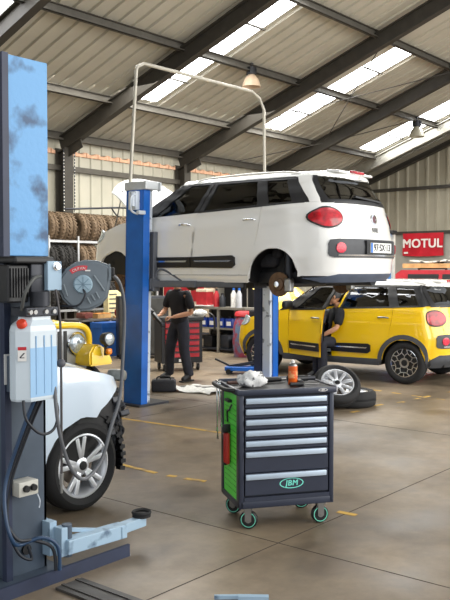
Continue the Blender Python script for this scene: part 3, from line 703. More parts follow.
    if o.get('bonnet'):
        M = Matrix.Translation((1.02, 0, 1.09)) @ Matrix.Rotation(R(-o['bonnet']), 4, 'Y') @ Matrix.Translation((-1.02, 0, -1.09)); rows = [[M @ p for p in r] for r in rows]
    MB().grid(rows, (0, 0, -0.03) if not o.get('bonnet') else (-0.025, 0, 0.0)).build('bonnet', body, t, 50)
    if o.get('bonnet'):
        m = MB(); m.box((1.42, 0, 0.88), (0.55, 1.1, 0.14), None, 0.03); m.box((1.35, 0.15, 0.99), (0.3, 0.5, 0.1), None, 0.03); m.cyl((1.5, -0.4, 0.9), (1.5, -0.4, 1.0), 0.08); m.build('engine', DARKSTEEL, t, 40)
        m = MB(); m.cyl((1.62, 0.62, 0.9), M @ Vector((1.62, 0.62, 1.0)), 0.008, seg=6); m.build('bonnet_stay', STEEL, t)
    if not damaged:
        panel([(1.83, 0.26), (1.83, 0.90), (S_F, 0.86), (2 * S_F - 1.83, 0.90), (2 * S_F - 1.83, 0.26)], 0, 0.03).build('front_bumper', body, t, 40)
        panel([(S_F - 0.5, 0.36), (S_F - 0.55, 0.52), (S_F + 0.55, 0.52), (S_F + 0.5, 0.36)], 0.012, 0.02).build('front_grille', BLACK, t, 40)
    # cabin
    for y in (0.36, -0.36):
        m = MB(); m.box((0.02, y, 0.55), (0.50, 0.50, 0.18), None, 0.06, 3); m.box((-0.30, y, 0.86), (0.14, 0.48, 0.62), Matrix.Rotation(-0.25, 3, 'Y'), 0.05, 3); m.bar((-0.37, y, 1.1), (-0.41, y, 1.22), 0.12, 0.02); st = m.build('front_seat', SEAT, t, 40)
        MB().box((-0.41, y, 1.27), (0.10, 0.26, 0.18), Matrix.Rotation(-0.2, 3, 'Y'), 0.045, 3).build('headrest', SEAT, st, 40)
    m = MB(); m.box((-0.92, 0, 0.55), (0.5, 1.25, 0.18), None, 0.06, 3); m.box((-1.22, 0, 0.86), (0.14, 1.25, 0.6), Matrix.Rotation(-0.25, 3, 'Y'), 0.05, 3); st = m.build('rear_seat', SEAT, t, 40)
    for y in (0.4, -0.4): MB().box((-1.32, y, 1.24), (0.09, 0.25, 0.15), Matrix.Rotation(-0.2, 3, 'Y'), 0.04, 3).build('headrest', SEAT, st, 40)
    m = MB(); m.box((0.86, 0, 0.93), (0.34, 1.40, 0.26), None, 0.08, 3); m.build('dashboard', BLACK, t, 40)
    m = MB(); q = Matrix.Rotation(R(-65), 3, 'Y')
    m.tube([Vector((0.56, 0.36, 0.98)) + q @ Vector((0.185 * math.cos(a), 0.185 * math.sin(a), 0)) for a in [2 * math.pi * k / 20 for k in range(21)]], 0.016, 8, False)
    m.bar((0.56, 0.19, 0.98), (0.56, 0.53, 0.98), 0.03, 0.02); m.cyl((0.56, 0.36, 0.98), (0.8, 0.36, 0.9), 0.03); m.build('steering_wheel', BLACK, t, 40)
    # running gear
    for fx in (AX, -AX):
        for sd in (1, -1):
            if hw: hw(t, fx, sd)
            else:
                z = o.get('hub_z', 0.33)
                m = MB(); m.lathe([(0.0, 0.05), (0.032, 0.05), (0.036, 0.03), (0.07, 0.02), (0.075, 0.0), (0.145, 0.0), (0.145, -0.022), (0, -0.022)], (fx, sd * 0.76, z), (0, sd, 0), 28)
                d = m.build('brake_disc', HUBM, t, 40)
                m = MB(); m.lathe([(0.034, 0.056), (0.0, 0.058)], (fx, sd * 0.76, z), (0, sd, 0), 18); m.lathe([(0.036, 0.052), (0.036, 0.025)], (fx, sd * 0.76, z), (0, sd, 0), 18)
                m.build('hub', CHROME, d, 40)
                m = MB(); m.box((fx - 0.135, sd * 0.74, z - 0.01), (0.09, 0.10, 0.17), None, 0.02); m.build('brake_calliper', STEEL, d)
                m = MB(); m.bar((fx + 0.4 * (1 if fx < 0 else -1), sd * 0.5, z + 0.06), (fx, sd * 0.66, z), 0.08, 0.06); m.cyl((fx - 0.05, sd * 0.60, z), (fx - 0.03, sd * 0.58, z + 0.45), 0.035); m.cyl((fx, 0, z), (fx, sd * 0.74, z), 0.04)
                m.lathe([(0.055, 0), (0.055, 0.28)], (fx - 0.04, sd * 0.6, z + 0.1), (0, 0, 1), 14); m.build('suspension_arm', DARKSTEEL, t, 40)
    m = MB(); m.tube([(-0.2, -0.2, 0.24), (-1.2, -0.25, 0.25), (-1.6, -0.45, 0.30)], 0.03); m.cyl((-1.45, -0.5, 0.33), (-1.9, -0.5, 0.33), 0.10); m.box((0.0, 0, 0.23), (1.0, 0.3, 0.08)); m.build('exhaust', DARKSTEEL, t, 40)

WHITE_POSE = ((8.64, 7.08, 1.35), R(92)); YEL_POSE = ((12.30, 7.35, 0.0), R(95)); DMG_POSE = ((2.65, 5.5, 0.0), 0.0)
wc = thing('car', 'white five-door family car raised on the blue two-post lift, wheels removed', 'car', *WHITE_POSE)
TAIL = 0.15
make_car(wc, WHITEPAINT, WHITEPAINT, dict(bonnet=57, hub_z=0.26, plate='97·SX·13'))
yc = thing('car', 'yellow family car with white roof and open driver door on the floor', 'car', *YEL_POSE)
def yw(t, fx, sd): make_wheel(t, 'wheel', (fx, sd * 0.77, 0.335), 0.335, 0.225, 0.225, 5, True, sd, 'two_tone')
TAIL = -0.05
make_car(yc, YELLOW, WHITEPAINT, dict(bonnet=50, cladding=True, door_open=22, wheels=yw))
dc = thing('car', 'white car with crumpled front wing and missing bumper behind the lift column', 'car', *DMG_POSE)
def dw(t, fx, sd): make_wheel(t, 'wheel', (fx, sd * 0.77, 0.335), 0.335, 0.225, 0.238, 5, True, sd)
TAIL = 0.0
make_car(dc, mat('silvery_white_paint', (206, 220, 234), 0.3, 0, var=0.03, scale=1.5, coat=0.8), WHITEPAINT, dict(damaged=True, wheels=dw))
# bare nose of the damaged car
m = MB()
m.bar((1.72, -0.55, 0.52), (1.72, 0.55, 0.52), 0.06, 0.12); m.bar((1.70, -0.62, 0.82), (1.70, 0.62, 0.82), 0.05, 0.06)
for y in (-0.6, 0.6): m.bar((1.3, y * 0.9, 0.5), (1.72, y * 0.9, 0.5), 0.08, 0.12); m.bar((1.70, y, 0.4), (1.70, y, 0.84), 0.05, 0.06)
m.span((1.60, -0.45, 0.36), (1.65, 0.45, 0.78)); m.build('crash_structure', BLACK, dc)
m = MB(); rnd = random.Random(3)
for k in range(46):
    u = rnd.random(); p = Vector((1.46 + 0.28 * u + rnd.uniform(-0.05, 0.05), -0.81 + rnd.uniform(-0.02, 0.14), 0.62 + 0.24 * u - rnd.random() * 0.26))
    m.box(p, (rnd.uniform(0.03, 0.09), rnd.uniform(0.03, 0.09), rnd.uniform(0.02, 0.07)), Matrix.Rotation(rnd.uniform(-1, 1), 3, 'X') @ Matrix.Rotation(rnd.uniform(-1, 1), 3, 'Z'), 0.008)
for k in range(6): m.tube([(1.5 + rnd.random() * 0.2, -0.80, 0.8 - rnd.random() * 0.25), (1.6 + rnd.random() * 0.14, -0.83, 0.62 - rnd.random() * 0.2), (1.66 + 0.03 * rnd.random(), -0.74, 0.42 - rnd.random() * 0.15)], 0.012, 6)
m.build('broken_mountings', mat('broken_plastic', (48, 50, 56), 0.4, 0.2, var=0.5, scale=30), dc)
m = MB(); m.grid([[(x, y, z) for x, z in arc(AX, 0.33, 0.39, 70, -12, 10)] for y in (-0.62, -0.86)], (0.01, 0, 0.01)); m.build('torn_arch_liner', BLACK, dc, 40)
m = MB()
for k in range(9):
    a = R(52 - k * 8); m.box((AX + 0.395 * math.cos(a), -0.84, 0.33 + 0.395 * math.sin(a)), (0.05, 0.05, 0.03), Matrix.Rotation(-a, 3, 'Y'))
m.build('liner_shreds', BLACK, dc)
m = MB(); m.box((1.80, -0.69, 0.945), (0.13, 0.14, 0.09), Matrix.Rotation(0.5, 3, 'Z') @ Matrix.Rotation(0.2, 3, 'Y'), 0.03, 2); m.build('headlamp_bracket', mat('lamp_back_grey', (120, 124, 122), 0.4, 0.2, var=0.3, scale=20), dc, 40)
#PART2

# ------------------------------------------------------------ blue two-post lift carrying the white car
t = thing('two_post_lift', 'blue two-post car lift with overhead pipe holding up the white car', 'car lift', (8.9, 7.8, 0))
def loc(m): return m.xf(Matrix.Translation((-8.9, -7.8, 0)))
def lean(m, x, y):
    for v in m.bm.verts:
        k = v.co.z * 0.020; v.co.x += k * 0.55 + 0.018; v.co.y -= k * 0.65 + 0.022
    return loc(m)
m = MB(); m.span((7.46, 7.66, 0.0), (7.475, 7.98, 2.86)); m.span((7.46, 7.655, 0), (7.575, 7.67, 2.86)); m.span((7.46, 7.965, 0), (7.575, 7.98, 2.86))
p1 = lean(m, 0, 0).build('post', BLUE, t)
m = MB(); m.span((7.60, 7.70, 0.0), (7.665, 7.94, 2.84)); m.span((7.475, 7.78, 0), (7.60, 7.86, 2.84)); lean(m, 0, 0).build('inner_rail', LIFTWHITE, t)
m = MB(); m.span((7.44, 7.60, 2.82), (7.70, 8.0, 2.93), 0.01); m.box((7.69, 7.60, 2.86), (0.03, 0.05, 0.12)); lean(m, 0, 0).build('top_cap', mat('cap_grey', (196, 200, 202), 0.4, 0.2), t)
m = MB(); m.span((7.40, 7.58, 0), (7.95, 8.05, 0.025)); loc(m).build('base_plate', DARKSTEEL, t)
m = MB(); m.span((7.38, 7.72, 2.56), (7.46, 7.86, 2.80), 0.01); m.cyl((7.34, 7.74, 2.6), (7.34, 7.74, 2.78), 0.035); m.tube([(7.36, 7.7, 2.75), (7.28, 7.7, 2.7), (7.30, 7.72, 2.55), (7.40, 7.7, 2.5)], 0.014); m.box((7.42, 7.66, 2.52), (0.12, 0.06, 0.05), None, 0.01)
lean(m, 0, 0).build('limit_switch', LIFTWHITE, t, 40)
m = MB(); m.span((7.62, 7.62, 1.55), (7.70, 7.70, 2.28), 0.01); m.span((7.60, 7.60, 1.50), (7.73, 7.72, 1.66), 0.01); lean(m, 0, 0).build('carriage', LIFTGREY, t)
# second post, its open side faces the car
m = MB(); m.span((10.38, 7.54, 0), (10.395, 7.84, 2.90)); m.span((10.25, 7.54, 0), (10.395, 7.555, 2.90)); m.span((10.25, 7.83, 0), (10.395, 7.845, 2.90)); loc(m).build('post', BLUE, t)
m = MB(); m.span((10.19, 7.56, 0.03), (10.255, 7.70, 2.88)); m.span((10.255, 7.6, 0.03), (10.38, 7.66, 2.88)); loc(m).build('inner_rail', LIFTWHITE, t)
m = MB(); m.span((10.17, 7.72, 0.03), (10.25, 7.85, 2.88)); loc(m).build('shaded_flange', NAVY, t)  # navy strip painted as shade on the far flange's inner face
m = MB(); m.span((10.15, 7.50, 2.88), (10.42, 7.88, 2.96), 0.01); loc(m).build('top_cap', _m['cap_grey'], t)
m = MB(); m.span((9.85, 7.25, 0), (10.6, 8.15, 0.025)); loc(m).build('base_plate', BLUE, t)
m = MB(); m.tube([(7.52, 7.86, 2.9), (7.58, 7.80, 4.38), (7.60, 7.80, 4.44), (7.72, 7.80, 4.50), (9.98, 7.75, 4.50), (10.16, 7.74, 4.42), (10.26, 7.73, 4.26), (10.27, 7.72, 2.9)], 0.024, 10, False); loc(m).build('overhead_pipe', mat('pipe_grey', (176, 171, 158), 0.4, 0.3), t, 60)
for (a, b, c) in (((7.68, 7.66, 1.60), (7.82, 6.95, 1.60), (7.90, 6.25, 1.60)), ((7.68, 7.9, 1.60), (7.95, 8.2, 1.60), (8.05, 8.35, 1.60)), ((10.2, 7.6, 1.60), (9.6, 6.9, 1.60), (9.35, 6.2, 1.60)), ((10.2, 7.8, 1.60), (9.6, 8.1, 1.60), (9.3, 8.35, 1.60))):
    m = MB(); m.bar(a, b, 0.12, 0.085, bev=0.008); m.bar(b, c, 0.09, 0.07, bev=0.006); m.box(a, (0.14, 0.14, 0.14)); ar = loc(m).build('lift_arm', LIFTGREY, t)
    m = MB(); m.cyl((c[0], c[1], 1.62), (c[0], c[1], 1.645), 0.055); m.cyl((c[0], c[1], 1.54), (c[0], c[1], 1.62), 0.02); loc(m).build('rubber_pad', RUBBER, ar, 40)
m = MB(); m.tube([(7.70, 7.58, 1.66), (7.70, 7.55, 1.76), (7.74, 7.46, 1.78), (7.80, 7.2, 1.64)], 0.014); loc(m).build('arm_guard', LIFTGREY, t)

# ------------------------------------------------------------ nearest lift column with power unit, tank, arm
t = thing('lift_column', 'worn light blue lift column with white fluid tank in the near corner', 'car lift', (2.902, 4.027, 0))
O2 = Matrix.Translation((-2.9, -4.03, 0))
def B(m, n, mt, p=t, sm=None, label=None): return m.xf(O2).build(n, mt, p, sm, label)
m = MB(); m.span((2.76, 3.90, 0.02), (3.03, 3.915, 2.96)); m.span((2.745, 3.90, 0.02), (2.76, 4.18, 2.96)); m.span((3.015, 3.90, 0.02), (3.03, 4.18, 2.96)); B(m, 'column_body', SLATE)  # column in a darker slate than the light blue upper panel
m = MB(); m.span((2.765, 3.872, 1.86), (3.04, 3.90, 2.98), 0.004); B(m, 'upper_panel', SKYBLUE, label='scuffed light blue panel on upper column')
m = MB(); m.span((2.72, 3.86, 0.0), (2.762, 3.90, 2.985)); B(m, 'column_edge', NAVY)
m = MB(); m.span((2.2, 3.68, 0), (3.50, 3.70, 0.075)); m.span((2.2, 3.70, 0), (3.50, 3.80, 0.012)); B(m, 'floor_rail', NAVY)
m = MB(); m.span((2.5, 3.72, 0), (3.10, 4.3, 0.02)); B(m, 'base_plate', SLATE)
m = MB(); m.cyl((2.88, 3.90, 0.16), (2.88, 3.885, 0.16), 0.03); B(m, 'grommet', BLACK)
# power unit
m = MB(); m.span((2.66, 3.74, 1.60), (2.80, 3.87, 1.81), 0.01)
for k in range(7): m.span((2.675 + 0.018 * k, 3.73, 1.63), (2.683 + 0.018 * k, 3.745, 1.79))
m.span((2.68, 3.70, 1.815), (2.95, 3.87, 1.855), 0.012); B(m, 'motor_housing', BLACK)
m = MB(); m.span((2.80, 3.72, 1.63), (2.93, 3.87, 1.815), 0.008); m.cyl((2.85, 3.71, 1.66), (2.85, 3.71, 1.58), 0.055, seg=20); m.cyl((2.85, 3.71, 1.60), (2.85, 3.71, 1.565), 0.04); B(m, 'hydraulic_motor', DARKSTEEL, sm=40)
m = MB(); m.span((2.72, 3.66, 1.525), (2.94, 3.80, 1.575), 0.006); vb = B(m, 'valve_block', DARKSTEEL)
for x in (2.745, 2.775, 2.85, 2.905):
    m = MB(); m.lathe([(0, 0.012), (0.012, 0.012), (0.016, 0), (0, 0)], (x, 3.66, 1.55), (0, -1, 0), 12); B(m, 'valve_fitting', STEEL, vb, 40)
m = MB(); m.tube([(2.72, 3.70, 1.56), (2.71, 3.66, 1.65), (2.76, 3.65, 1.73), (2.84, 3.69, 1.745)], 0.010); B(m, 'pressure_hose', mat('grey_hose', (84, 86, 84), 0.5), sm=60)
# switch box
m = MB(); m.span((2.89, 3.69, 1.665), (2.99, 3.76, 1.83), 0.005); cb = B(m, 'control_box', ARMBLUE)
m = MB(); m.lathe([(0, 0.022), (0.016, 0.022), (0.016, 0.006), (0.024, 0.004), (0.024, 0), (0, 0)], (2.95, 3.69, 1.80), (0, -1, 0), 20); B(m, 'push_button', CHROME, cb, 40)
m = MB(); m.span((2.94, 3.76, 1.68), (3.0, 3.875, 1.80)); B(m, 'box_bracket', SLATE)
# tank: translucent white body with the blue fluid showing through
TANK = mat('translucent_tank', (206, 218, 226), 0.35, 0, var=0.04, scale=3, coat=0.2); FLUID = mat('fluid_blue_tank', (150, 190, 226), 0.32, 0, var=0.06, scale=3, coat=0.2)
def tank_ring(z, k=1.0, dx=0):
    P = [(-0.15, 0.02), (-0.15, -0.03), (-0.085, -0.085), (0.11, -0.085), (0.145, -0.05), (0.145, 0.05), (0.10, 0.075), (-0.11, 0.075)]
    return [Vector((2.815 + dx + x * k * 0.9, 3.735 + y * k, z)) for x, y in P]
def loft(rings, cap0=True, cap1=True):
    m = MB(); bm = m.bm; V = [[bm.verts.new(p) for p in r] for r in rings]; n = len(V[0])
    for a, b in zip(V, V[1:]):
        for i in range(n): bm.faces.new((a[i], a[(i + 1) % n], b[(i + 1) % n], b[i]))
    if cap0: bm.faces.new(V[0])
    if cap1: bm.faces.new(V[-1])
    return m
tk = B(loft([tank_ring(1.062, 0.96), tank_ring(1.075), tank_ring(1.36), tank_ring(1.445), tank_ring(1.475, 0.93), tank_ring(1.505, 0.70, 0.01), tank_ring(1.53, 0.66, 0.01)]), 'fluid_tank', TANK, label='white translucent fluid tank with orange cap')
P = [(-0.079, -0.0865), (0.10, -0.0875), (0.1325, -0.051), (0.1325, 0.03)]
m = loft([[Vector((2.815 + x, 3.735 + y, z)) for x, y in P] + [Vector((2.815 + x * 0.9, 3.735 + y * 0.6, z)) for x, y in P[::-1]] for z in (1.085, 1.355)]); B(m, 'fluid', FLUID, tk)
m = MB()
for x in (2.775, 2.83, 2.88): m.cyl((x, 3.650, 1.10), (x, 3.650, 1.42), 0.005, seg=6)
B(m, 'moulded_rib', FLUID, tk, 60)
m = MB(); m.lathe([(0, 0.03), (0.022, 0.03), (0.027, 0.024), (0.028, 0), (0, 0)], (2.715, 3.69, 1.478), (-0.5, -0.3, 0.8), 16); B(m, 'filler_cap', mat('orange_red_cap', (222, 70, 44), 0.4), tk, 40)
LBL = mat('label_white', (232, 230, 226), 0.5, var=0.03)
FT = frame((2.700, 3.673, 1.325), (0.76, -0.64, 0), (0, 0, 1))
lb = MB().box((0, 0, 0.0), (0.046, 0.078, 0.002)).xf(FT).xf(O2).build('warning_label', LBL, tk)
MB().box((0, 0.03, 0.0015), (0.046, 0.018, 0.001)).xf(FT).xf(O2).build('label_header', mat('label_red', (196, 40, 52), 0.5), lb)
m = MB(); m.bar((-0.012, -0.02, 0.0015), (0.012, 0.006, 0.0015), 0.006, 0.001, up=(0, 0, 1)); m.bar((-0.012, -0.02, 0.0015), (0.012, -0.02, 0.0015), 0.004, 0.001); m.xf(FT).xf(O2).build('label_print', DARKSTEEL, lb)
m = MB(); m.span((2.73, 3.80, 1.1), (2.76, 3.875, 1.3)); m.span((2.90, 3.80, 1.1), (2.93, 3.875, 1.3)); B(m, 'tank_bracket', SLATE)
m = MB(); m.span((2.715, 3.855, 1.14), (2.755, 3.86, 1.31)); B(m, 'side_label', LBL)
# hoses down the column
HOSE = mat('black_hose', (32, 36, 44), 0.5); HOSEB = mat('blue_black_hose', (36, 62, 92), 0.4)
for pts, r, mt in (([(2.80, 3.70, 1.06), (2.76, 3.74, 0.92), (2.68, 3.80, 0.62), (2.63, 3.74, 0.45), (2.64, 3.70, 0.32), (2.72, 3.74, 0.26), (2.84, 3.70, 0.28), (2.92, 3.66, 0.22), (2.93, 3.655, 0.08)], 0.011, HOSEB),
                   ([(2.83, 3.70, 1.06), (2.79, 3.75, 0.92), (2.71, 3.82, 0.62), (2.66, 3.80, 0.45), (2.70, 3.74, 0.30), (2.80, 3.72, 0.27), (2.90, 3.68, 0.21), (2.915, 3.67, 0.08)], 0.010, HOSE),
                   ([(2.85, 3.70, 1.06), (2.83, 3.78, 0.90), (2.76, 3.86, 0.60), (2.72, 3.85, 0.38), (2.75, 3.80, 0.20), (2.83, 3.78, 0.14), (2.86, 3.85, 0.19)], 0.009, HOSE),
                   ([(2.71, 3.68, 1.07), (2.70, 3.64, 0.97), (2.78, 3.62, 0.885), (2.87, 3.62, 0.90), (2.93, 3.66, 0.99), (2.93, 3.70, 1.08)], 0.008, HOSE)):
    m = MB(); m.tube(pts, r, 8); B(m, 'hydraulic_hose', mt, sm=60)
# socket box
m = MB(); m.span((2.765, 3.80, 0.50), (2.90, 3.90, 0.585), 0.008); sb = B(m, 'socket_box', mat('socket_grey', (206, 204, 194), 0.4), sm=40)
m = MB(); m.lathe([(0, 0.02), (0.018, 0.02), (0.02, 0), (0, 0)], (2.81, 3.80, 0.545), (0, -1, 0), 16); m.lathe([(0, 0.02), (0.018, 0.02), (0.02, 0), (0, 0)], (2.86, 3.80, 0.545), (0, -1, 0), 16); m.span((2.79, 3.795, 0.535), (2.88, 3.80, 0.555)); B(m, 'socket_face', BLACK, sb, 40)
m = MB(); m.tube([(2.89, 3.80, 0.50), (2.90, 3.79, 0.46), (2.895, 3.79, 0.42)], 0.004, 6); B(m, 'socket_cord', LIFTWHITE, sb)
# carriage bracket and arm
m = MB(); m.span((3.03, 3.76, 0.10), (3.08, 3.83, 0.27), 0.004); m.span((3.0, 3.83, 0.10), (3.05, 3.94, 0.30)); B(m, 'carriage', ARMBLUE)
m = MB(); m.cyl((3.09, 3.785, 0.09), (3.09, 3.785, 0.28), 0.03); B(m, 'pivot_pin', SLATE)
m = MB(); m.bar((3.06, 3.775, 0.155), (3.52, 3.765, 0.145), 0.09, 0.085, bev=0.005); m.bar((3.45, 3.765, 0.155), (3.72, 3.79, 0.15), 0.065, 0.06, bev=0.004); m.bar((3.06, 3.86, 0.24), (3.36, 3.80, 0.175), 0.03, 0.02); m.span((3.47, 3.715, 0.11), (3.50, 3.73, 0.18)); ar = B(m, 'lift_arm', ARMBLUE)
m = MB(); m.cyl((3.71, 3.79, 0.18), (3.71, 3.79, 0.2), 0.06, seg=24); m.lathe([(0.06, 0), (0.066, 0.012), (0.06, 0.022), (0.045, 0.012)], (3.71, 3.79, 0.195), (0, 0, 1), 24, True); B(m, 'rubber_pad', RUBBER, ar, 40)
m = MB(); m.cyl((3.71, 3.79, 0.125), (3.71, 3.79, 0.185), 0.02); B(m, 'pad_screw', STEEL, ar)
# steel cover plate set on the floor
m = MB(); m.span((2.86, 2.4, 0.001), (3.05, 3.6, 0.016)); m.span((2.90, 2.4, 0.014), (2.92, 3.6, 0.022)); m.span((3.0, 2.4, 0.014), (3.02, 3.6, 0.022))
tag(m.build('cable_channel_cover', mat('channel_steel', (70, 66, 62), 0.5, 0.3, var=0.3)), 'dark steel cover strip lying on floor below the near lift rail', 'cover')

# ------------------------------------------------------------ hose reel on its bracket, with hanging hose and pull cord
t = thing('hose_reel', 'grey round hose reel with red caution sticker beside the lift column', 'hose reel', (3.14, 3.66, 1.69), R(-41))
REELM = mat('reel_grey', (108, 118, 126), 0.5, 0, var=0.08)
prof = [(-0.155, -0.02), (-0.145, 0.05), (-0.11, 0.10), (-0.06, 0.135), (0.0, 0.15), (0.07, 0.147), (0.13, 0.125), (0.152, 0.105), (0.152, 0.055), (0.138, 0.045), (0.142, -0.02), (0.13, -0.07), (0.09, -0.115), (0.03, -0.145), (-0.03, -0.15), (-0.09, -0.12), (-0.13, -0.08)]
m = MB(); m.prism(prof, lambda x, z: (x * 0.97, -0.075, z * 0.97), lambda x, z: (x, 0.075, z))
b = m.bm; bmesh.ops.bevel(b, geom=[e for e in b.edges if len(e.link_faces) == 2 and e.calc_face_angle(0) > 1.2], offset=0.014, segments=3, affect='EDGES')
rc = m.build('reel_case', REELM, t, 40)
for (x0, z0, x1, z1) in ((0.05, 0.06, 0.11, -0.03), (0.035, -0.05, 0.055, -0.085), (0.06, -0.035, 0.08, -0.075), (0.01, -0.065, 0.03, -0.105), (-0.12, 0.01, -0.10, -0.06)):
    MB().bar((x0, -0.077, z0), (x1, -0.077, z1), 0.010, 0.016, up=(0, 1, 0), bev=0.004).build('case_rib', mat('reel_grey_light', (124, 134, 140), 0.5), rc)
m = MB(); m.lathe([(0, 0.018), (0.048, 0.018), (0.054, 0.010), (0.055, 0), (0, 0)], (-0.012, -0.072, 0.008), (0, -1, 0), 28); hb = m.build('reel_hub', mat('hub_pale', (150, 174, 188), 0.45), t, 40)
m = MB()
for k in range(8): m.bar((-0.012, -0.0905, 0.008), (-0.012 + 0.045 * math.cos(k * math.pi / 4), -0.0905, 0.008 + 0.045 * math.sin(k * math.pi / 4)), 0.005, 0.003, up=(0, 1, 0))
m.build('hub_spoke', mat('hub_line', (116, 140, 156), 0.5), hb)
m = MB(); rows = []
for i in range(13):
    a = R(128 - 50 * i / 12); rows.append([(0.125 * math.cos(a) * 1.0 - 0.012, -0.0775, 0.128 * math.sin(a) - 0.012), (0.096 * math.cos(a) - 0.012, -0.0775, 0.101 * math.sin(a) - 0.012)])
m.grid(rows, (0, 0.002, 0)); st = m.build('caution_sticker', mat('sticker_red', (216, 62, 74), 0.5), t)
for i, ch in enumerate('CAUTION'):
    a = R(119 - 5.4 * i); text('sticker_letter', ch, 0.0195, 0.0006, LBL, st, frame((0.110 * math.cos(a) - 0.012, -0.079, 0.112 * math.sin(a) - 0.012), (math.sin(a), 0, -math.cos(a)), (math.cos(a), 0, math.sin(a))), 0.0)
MB().span((0.0, -0.079, 0.083), (0.03, -0.077, 0.091)).build('sticker_panel', LBL, st)
m = MB(); m.tube([(-0.012, -0.09, -0.02), (0.0, -0.10, -0.05), (-0.04, -0.10, -0.11), (-0.13, -0.06, -0.115), (-0.16, 0.0, -0.11)], 0.006, 6); m.build('inlet_hose', HOSE, t, 60)
m = MB(); m.span((-0.20, 0.0, 0.02), (-0.05, 0.06, 0.07)); m.span((-0.15, 0.06, 0.0), (-0.05, 0.085, 0.10)); m.bar((-0.18, 0.03, 0.045), (-0.22, 0.20, 0.045), 0.04, 0.05); m.build('mounting_bracket', DARKSTEEL, t)
m = MB(); m.box((0.155, 0, 0.08), (0.03, 0.05, 0.05), None, 0.008); m.build('hose_outlet', BLACK, t)
GH = mat('long_grey_hose', (98, 100, 104), 0.45, 0.1)
m = MB(); m.tube([(3.29, 3.60, 1.755), (3.355, 3.60, 1.70), (3.40, 3.61, 1.56), (3.40, 3.62, 1.30), (3.37, 3.62, 1.02), (3.30, 3.62, 0.85), (3.22, 3.62, 0.66), (3.09, 3.62, 0.575), (2.99, 3.62, 0.66), (2.92, 3.62, 0.84), (2.90, 3.63, 1.0), (2.91, 3.66, 1.15)], 0.011, 10)
tag(m.build('air_hose', GH, None, 60), 'thin grey hose hanging in a loop from the hose reel', 'hose')
t = thing('pull_cord', 'dark pull cord with round stopper ball hanging beside the fluid tank', 'cord', (2.955, 3.655, 1.25))
m = MB(); m.tube([(-0.01, 0.03, 0.42), (-0.005, 0, 0.25), (0, 0, 0.0), (0.0, 0, -0.35), (-0.01, -0.01, -0.62)], 0.007, 8); m.build('cord', mat('cord_brown_grey', (78, 74, 74), 0.5), t, 60)
m = MB(); m.ball((0, 0, 0.005), 0.025, (1, 1, 1.0), 18); m.build('stopper_ball', mat('stopper_grey', (84, 84, 90), 0.5), t, 60)
m = MB(); m.cyl((-0.01, -0.01, -0.62), (-0.012, -0.01, -0.68), 0.012); m.cyl((-0.012, -0.01, -0.68), (-0.012, -0.01, -0.73), 0.007); m.build('hose_end', STEEL, t, 40)

# ------------------------------------------------------------ old yellow off-roader behind the damaged car
t = thing('off_road_car', 'old yellow off-road car with slotted grille and round headlamp behind the tank', 'car', (5.385, 8.115, 0))
# local: nose towards -y
m = MB(); m.box((0, -1.10, 0.93), (1.26, 0.06, 0.50), None, 0.02); m.build('grille_panel', mat('grille_steel', (170, 174, 178), 0.35, 0.5), t, 40)
for k in range(9):
    MB().box((-0.32 + 0.08 * k, -1.133, 0.95), (0.044, 0.01, 0.34), None, 0.004).build('grille_slot', BLACK, t)
for sx in (-1, 1):
    x = sx * 0.47
    m = MB(); m.lathe([(0.125, -0.02), (0.13, 0.02), (0.118, 0.035), (0.105, 0.03), (0.105, -0.02)], (x, -1.13, 0.975), (0, -1, 0), 30, True); hl = m.build('headlamp', CHROME, t, 40)
    m = MB(); m.lathe([(0.105, 0.02), (0.09, 0.035), (0.05, 0.05), (0, 0.055)], (x, -1.13, 0.975), (0, -1, 0), 30); m.lathe([(0.105, 0.015), (0.0, 0.0)], (x, -1.13, 0.975), (0, -1, 0), 30); m.build('headlamp_lens', mat('lamp_glass', (196, 206, 212), 0.15, 0.6, var=0.35, scale=40), hl, 60)
    m = MB(); m.prism([(sx * a, b_) for a, b_ in ((0.46, 0.74), (0.80, 0.74), (0.77, 0.82), (0.70, 0.92), (0.62, 0.965), (0.54, 0.97), (0.47, 0.88))], lambda x, z: (x, -1.36 - 0.10 * (0.97 - z), z), lambda x, z: (x, -0.40 + (0.97 - z) * 0.6, z))
    bmesh.ops.bevel(m.bm, geom=[e for e in m.bm.edges if len(e.link_faces) == 2 and e.calc_face_angle(0) > 0.6], offset=0.02, segments=2, affect='EDGES'); m.build('front_fender', JYELLOW, t, 50)
    m = MB(); m.lathe([(0.0, -0.05), (0.062, -0.045), (0.075, 0.02), (0.078, 0.05), (0.07, 0.055), (0, 0.06)], (sx * 0.645, -1.43, 1.03), (0, -1, 0), 24); al = m.build('auxiliary_lamp', BLACK, t, 40)
    m = MB(); m.lathe([(0.066, 0.056), (0.05, 0.068), (0, 0.072)], (sx * 0.645, -1.43, 1.03), (0, -1, 0), 24); m.build('lamp_lens', _m['lamp_glass'], al, 40)
    m = MB(); m.cyl((sx * 0.645, -1.42, 0.85), (sx * 0.645, -1.42, 0.97), 0.02); m.build('lamp_stem', BLACK, al)
    m = MB(); m.box((sx * 0.645, -1.47, 0.895), (0.07, 0.05, 0.07), None, 0.02, 3); m.build('turn_signal', AMBER, t, 40)
    make_wheel(t, 'wheel', (sx * 0.68, -0.95, 0.37), 0.37, 0.23, 0.20, 5, False, 1).rotation_euler = (0, 0, R(-90 * sx))
    make_wheel(t, 'wheel', (sx * 0.68, 1.45, 0.37), 0.37, 0.23, 0.20, 5, False, 1).rotation_euler = (0, 0, R(-90 * sx))
rows = []
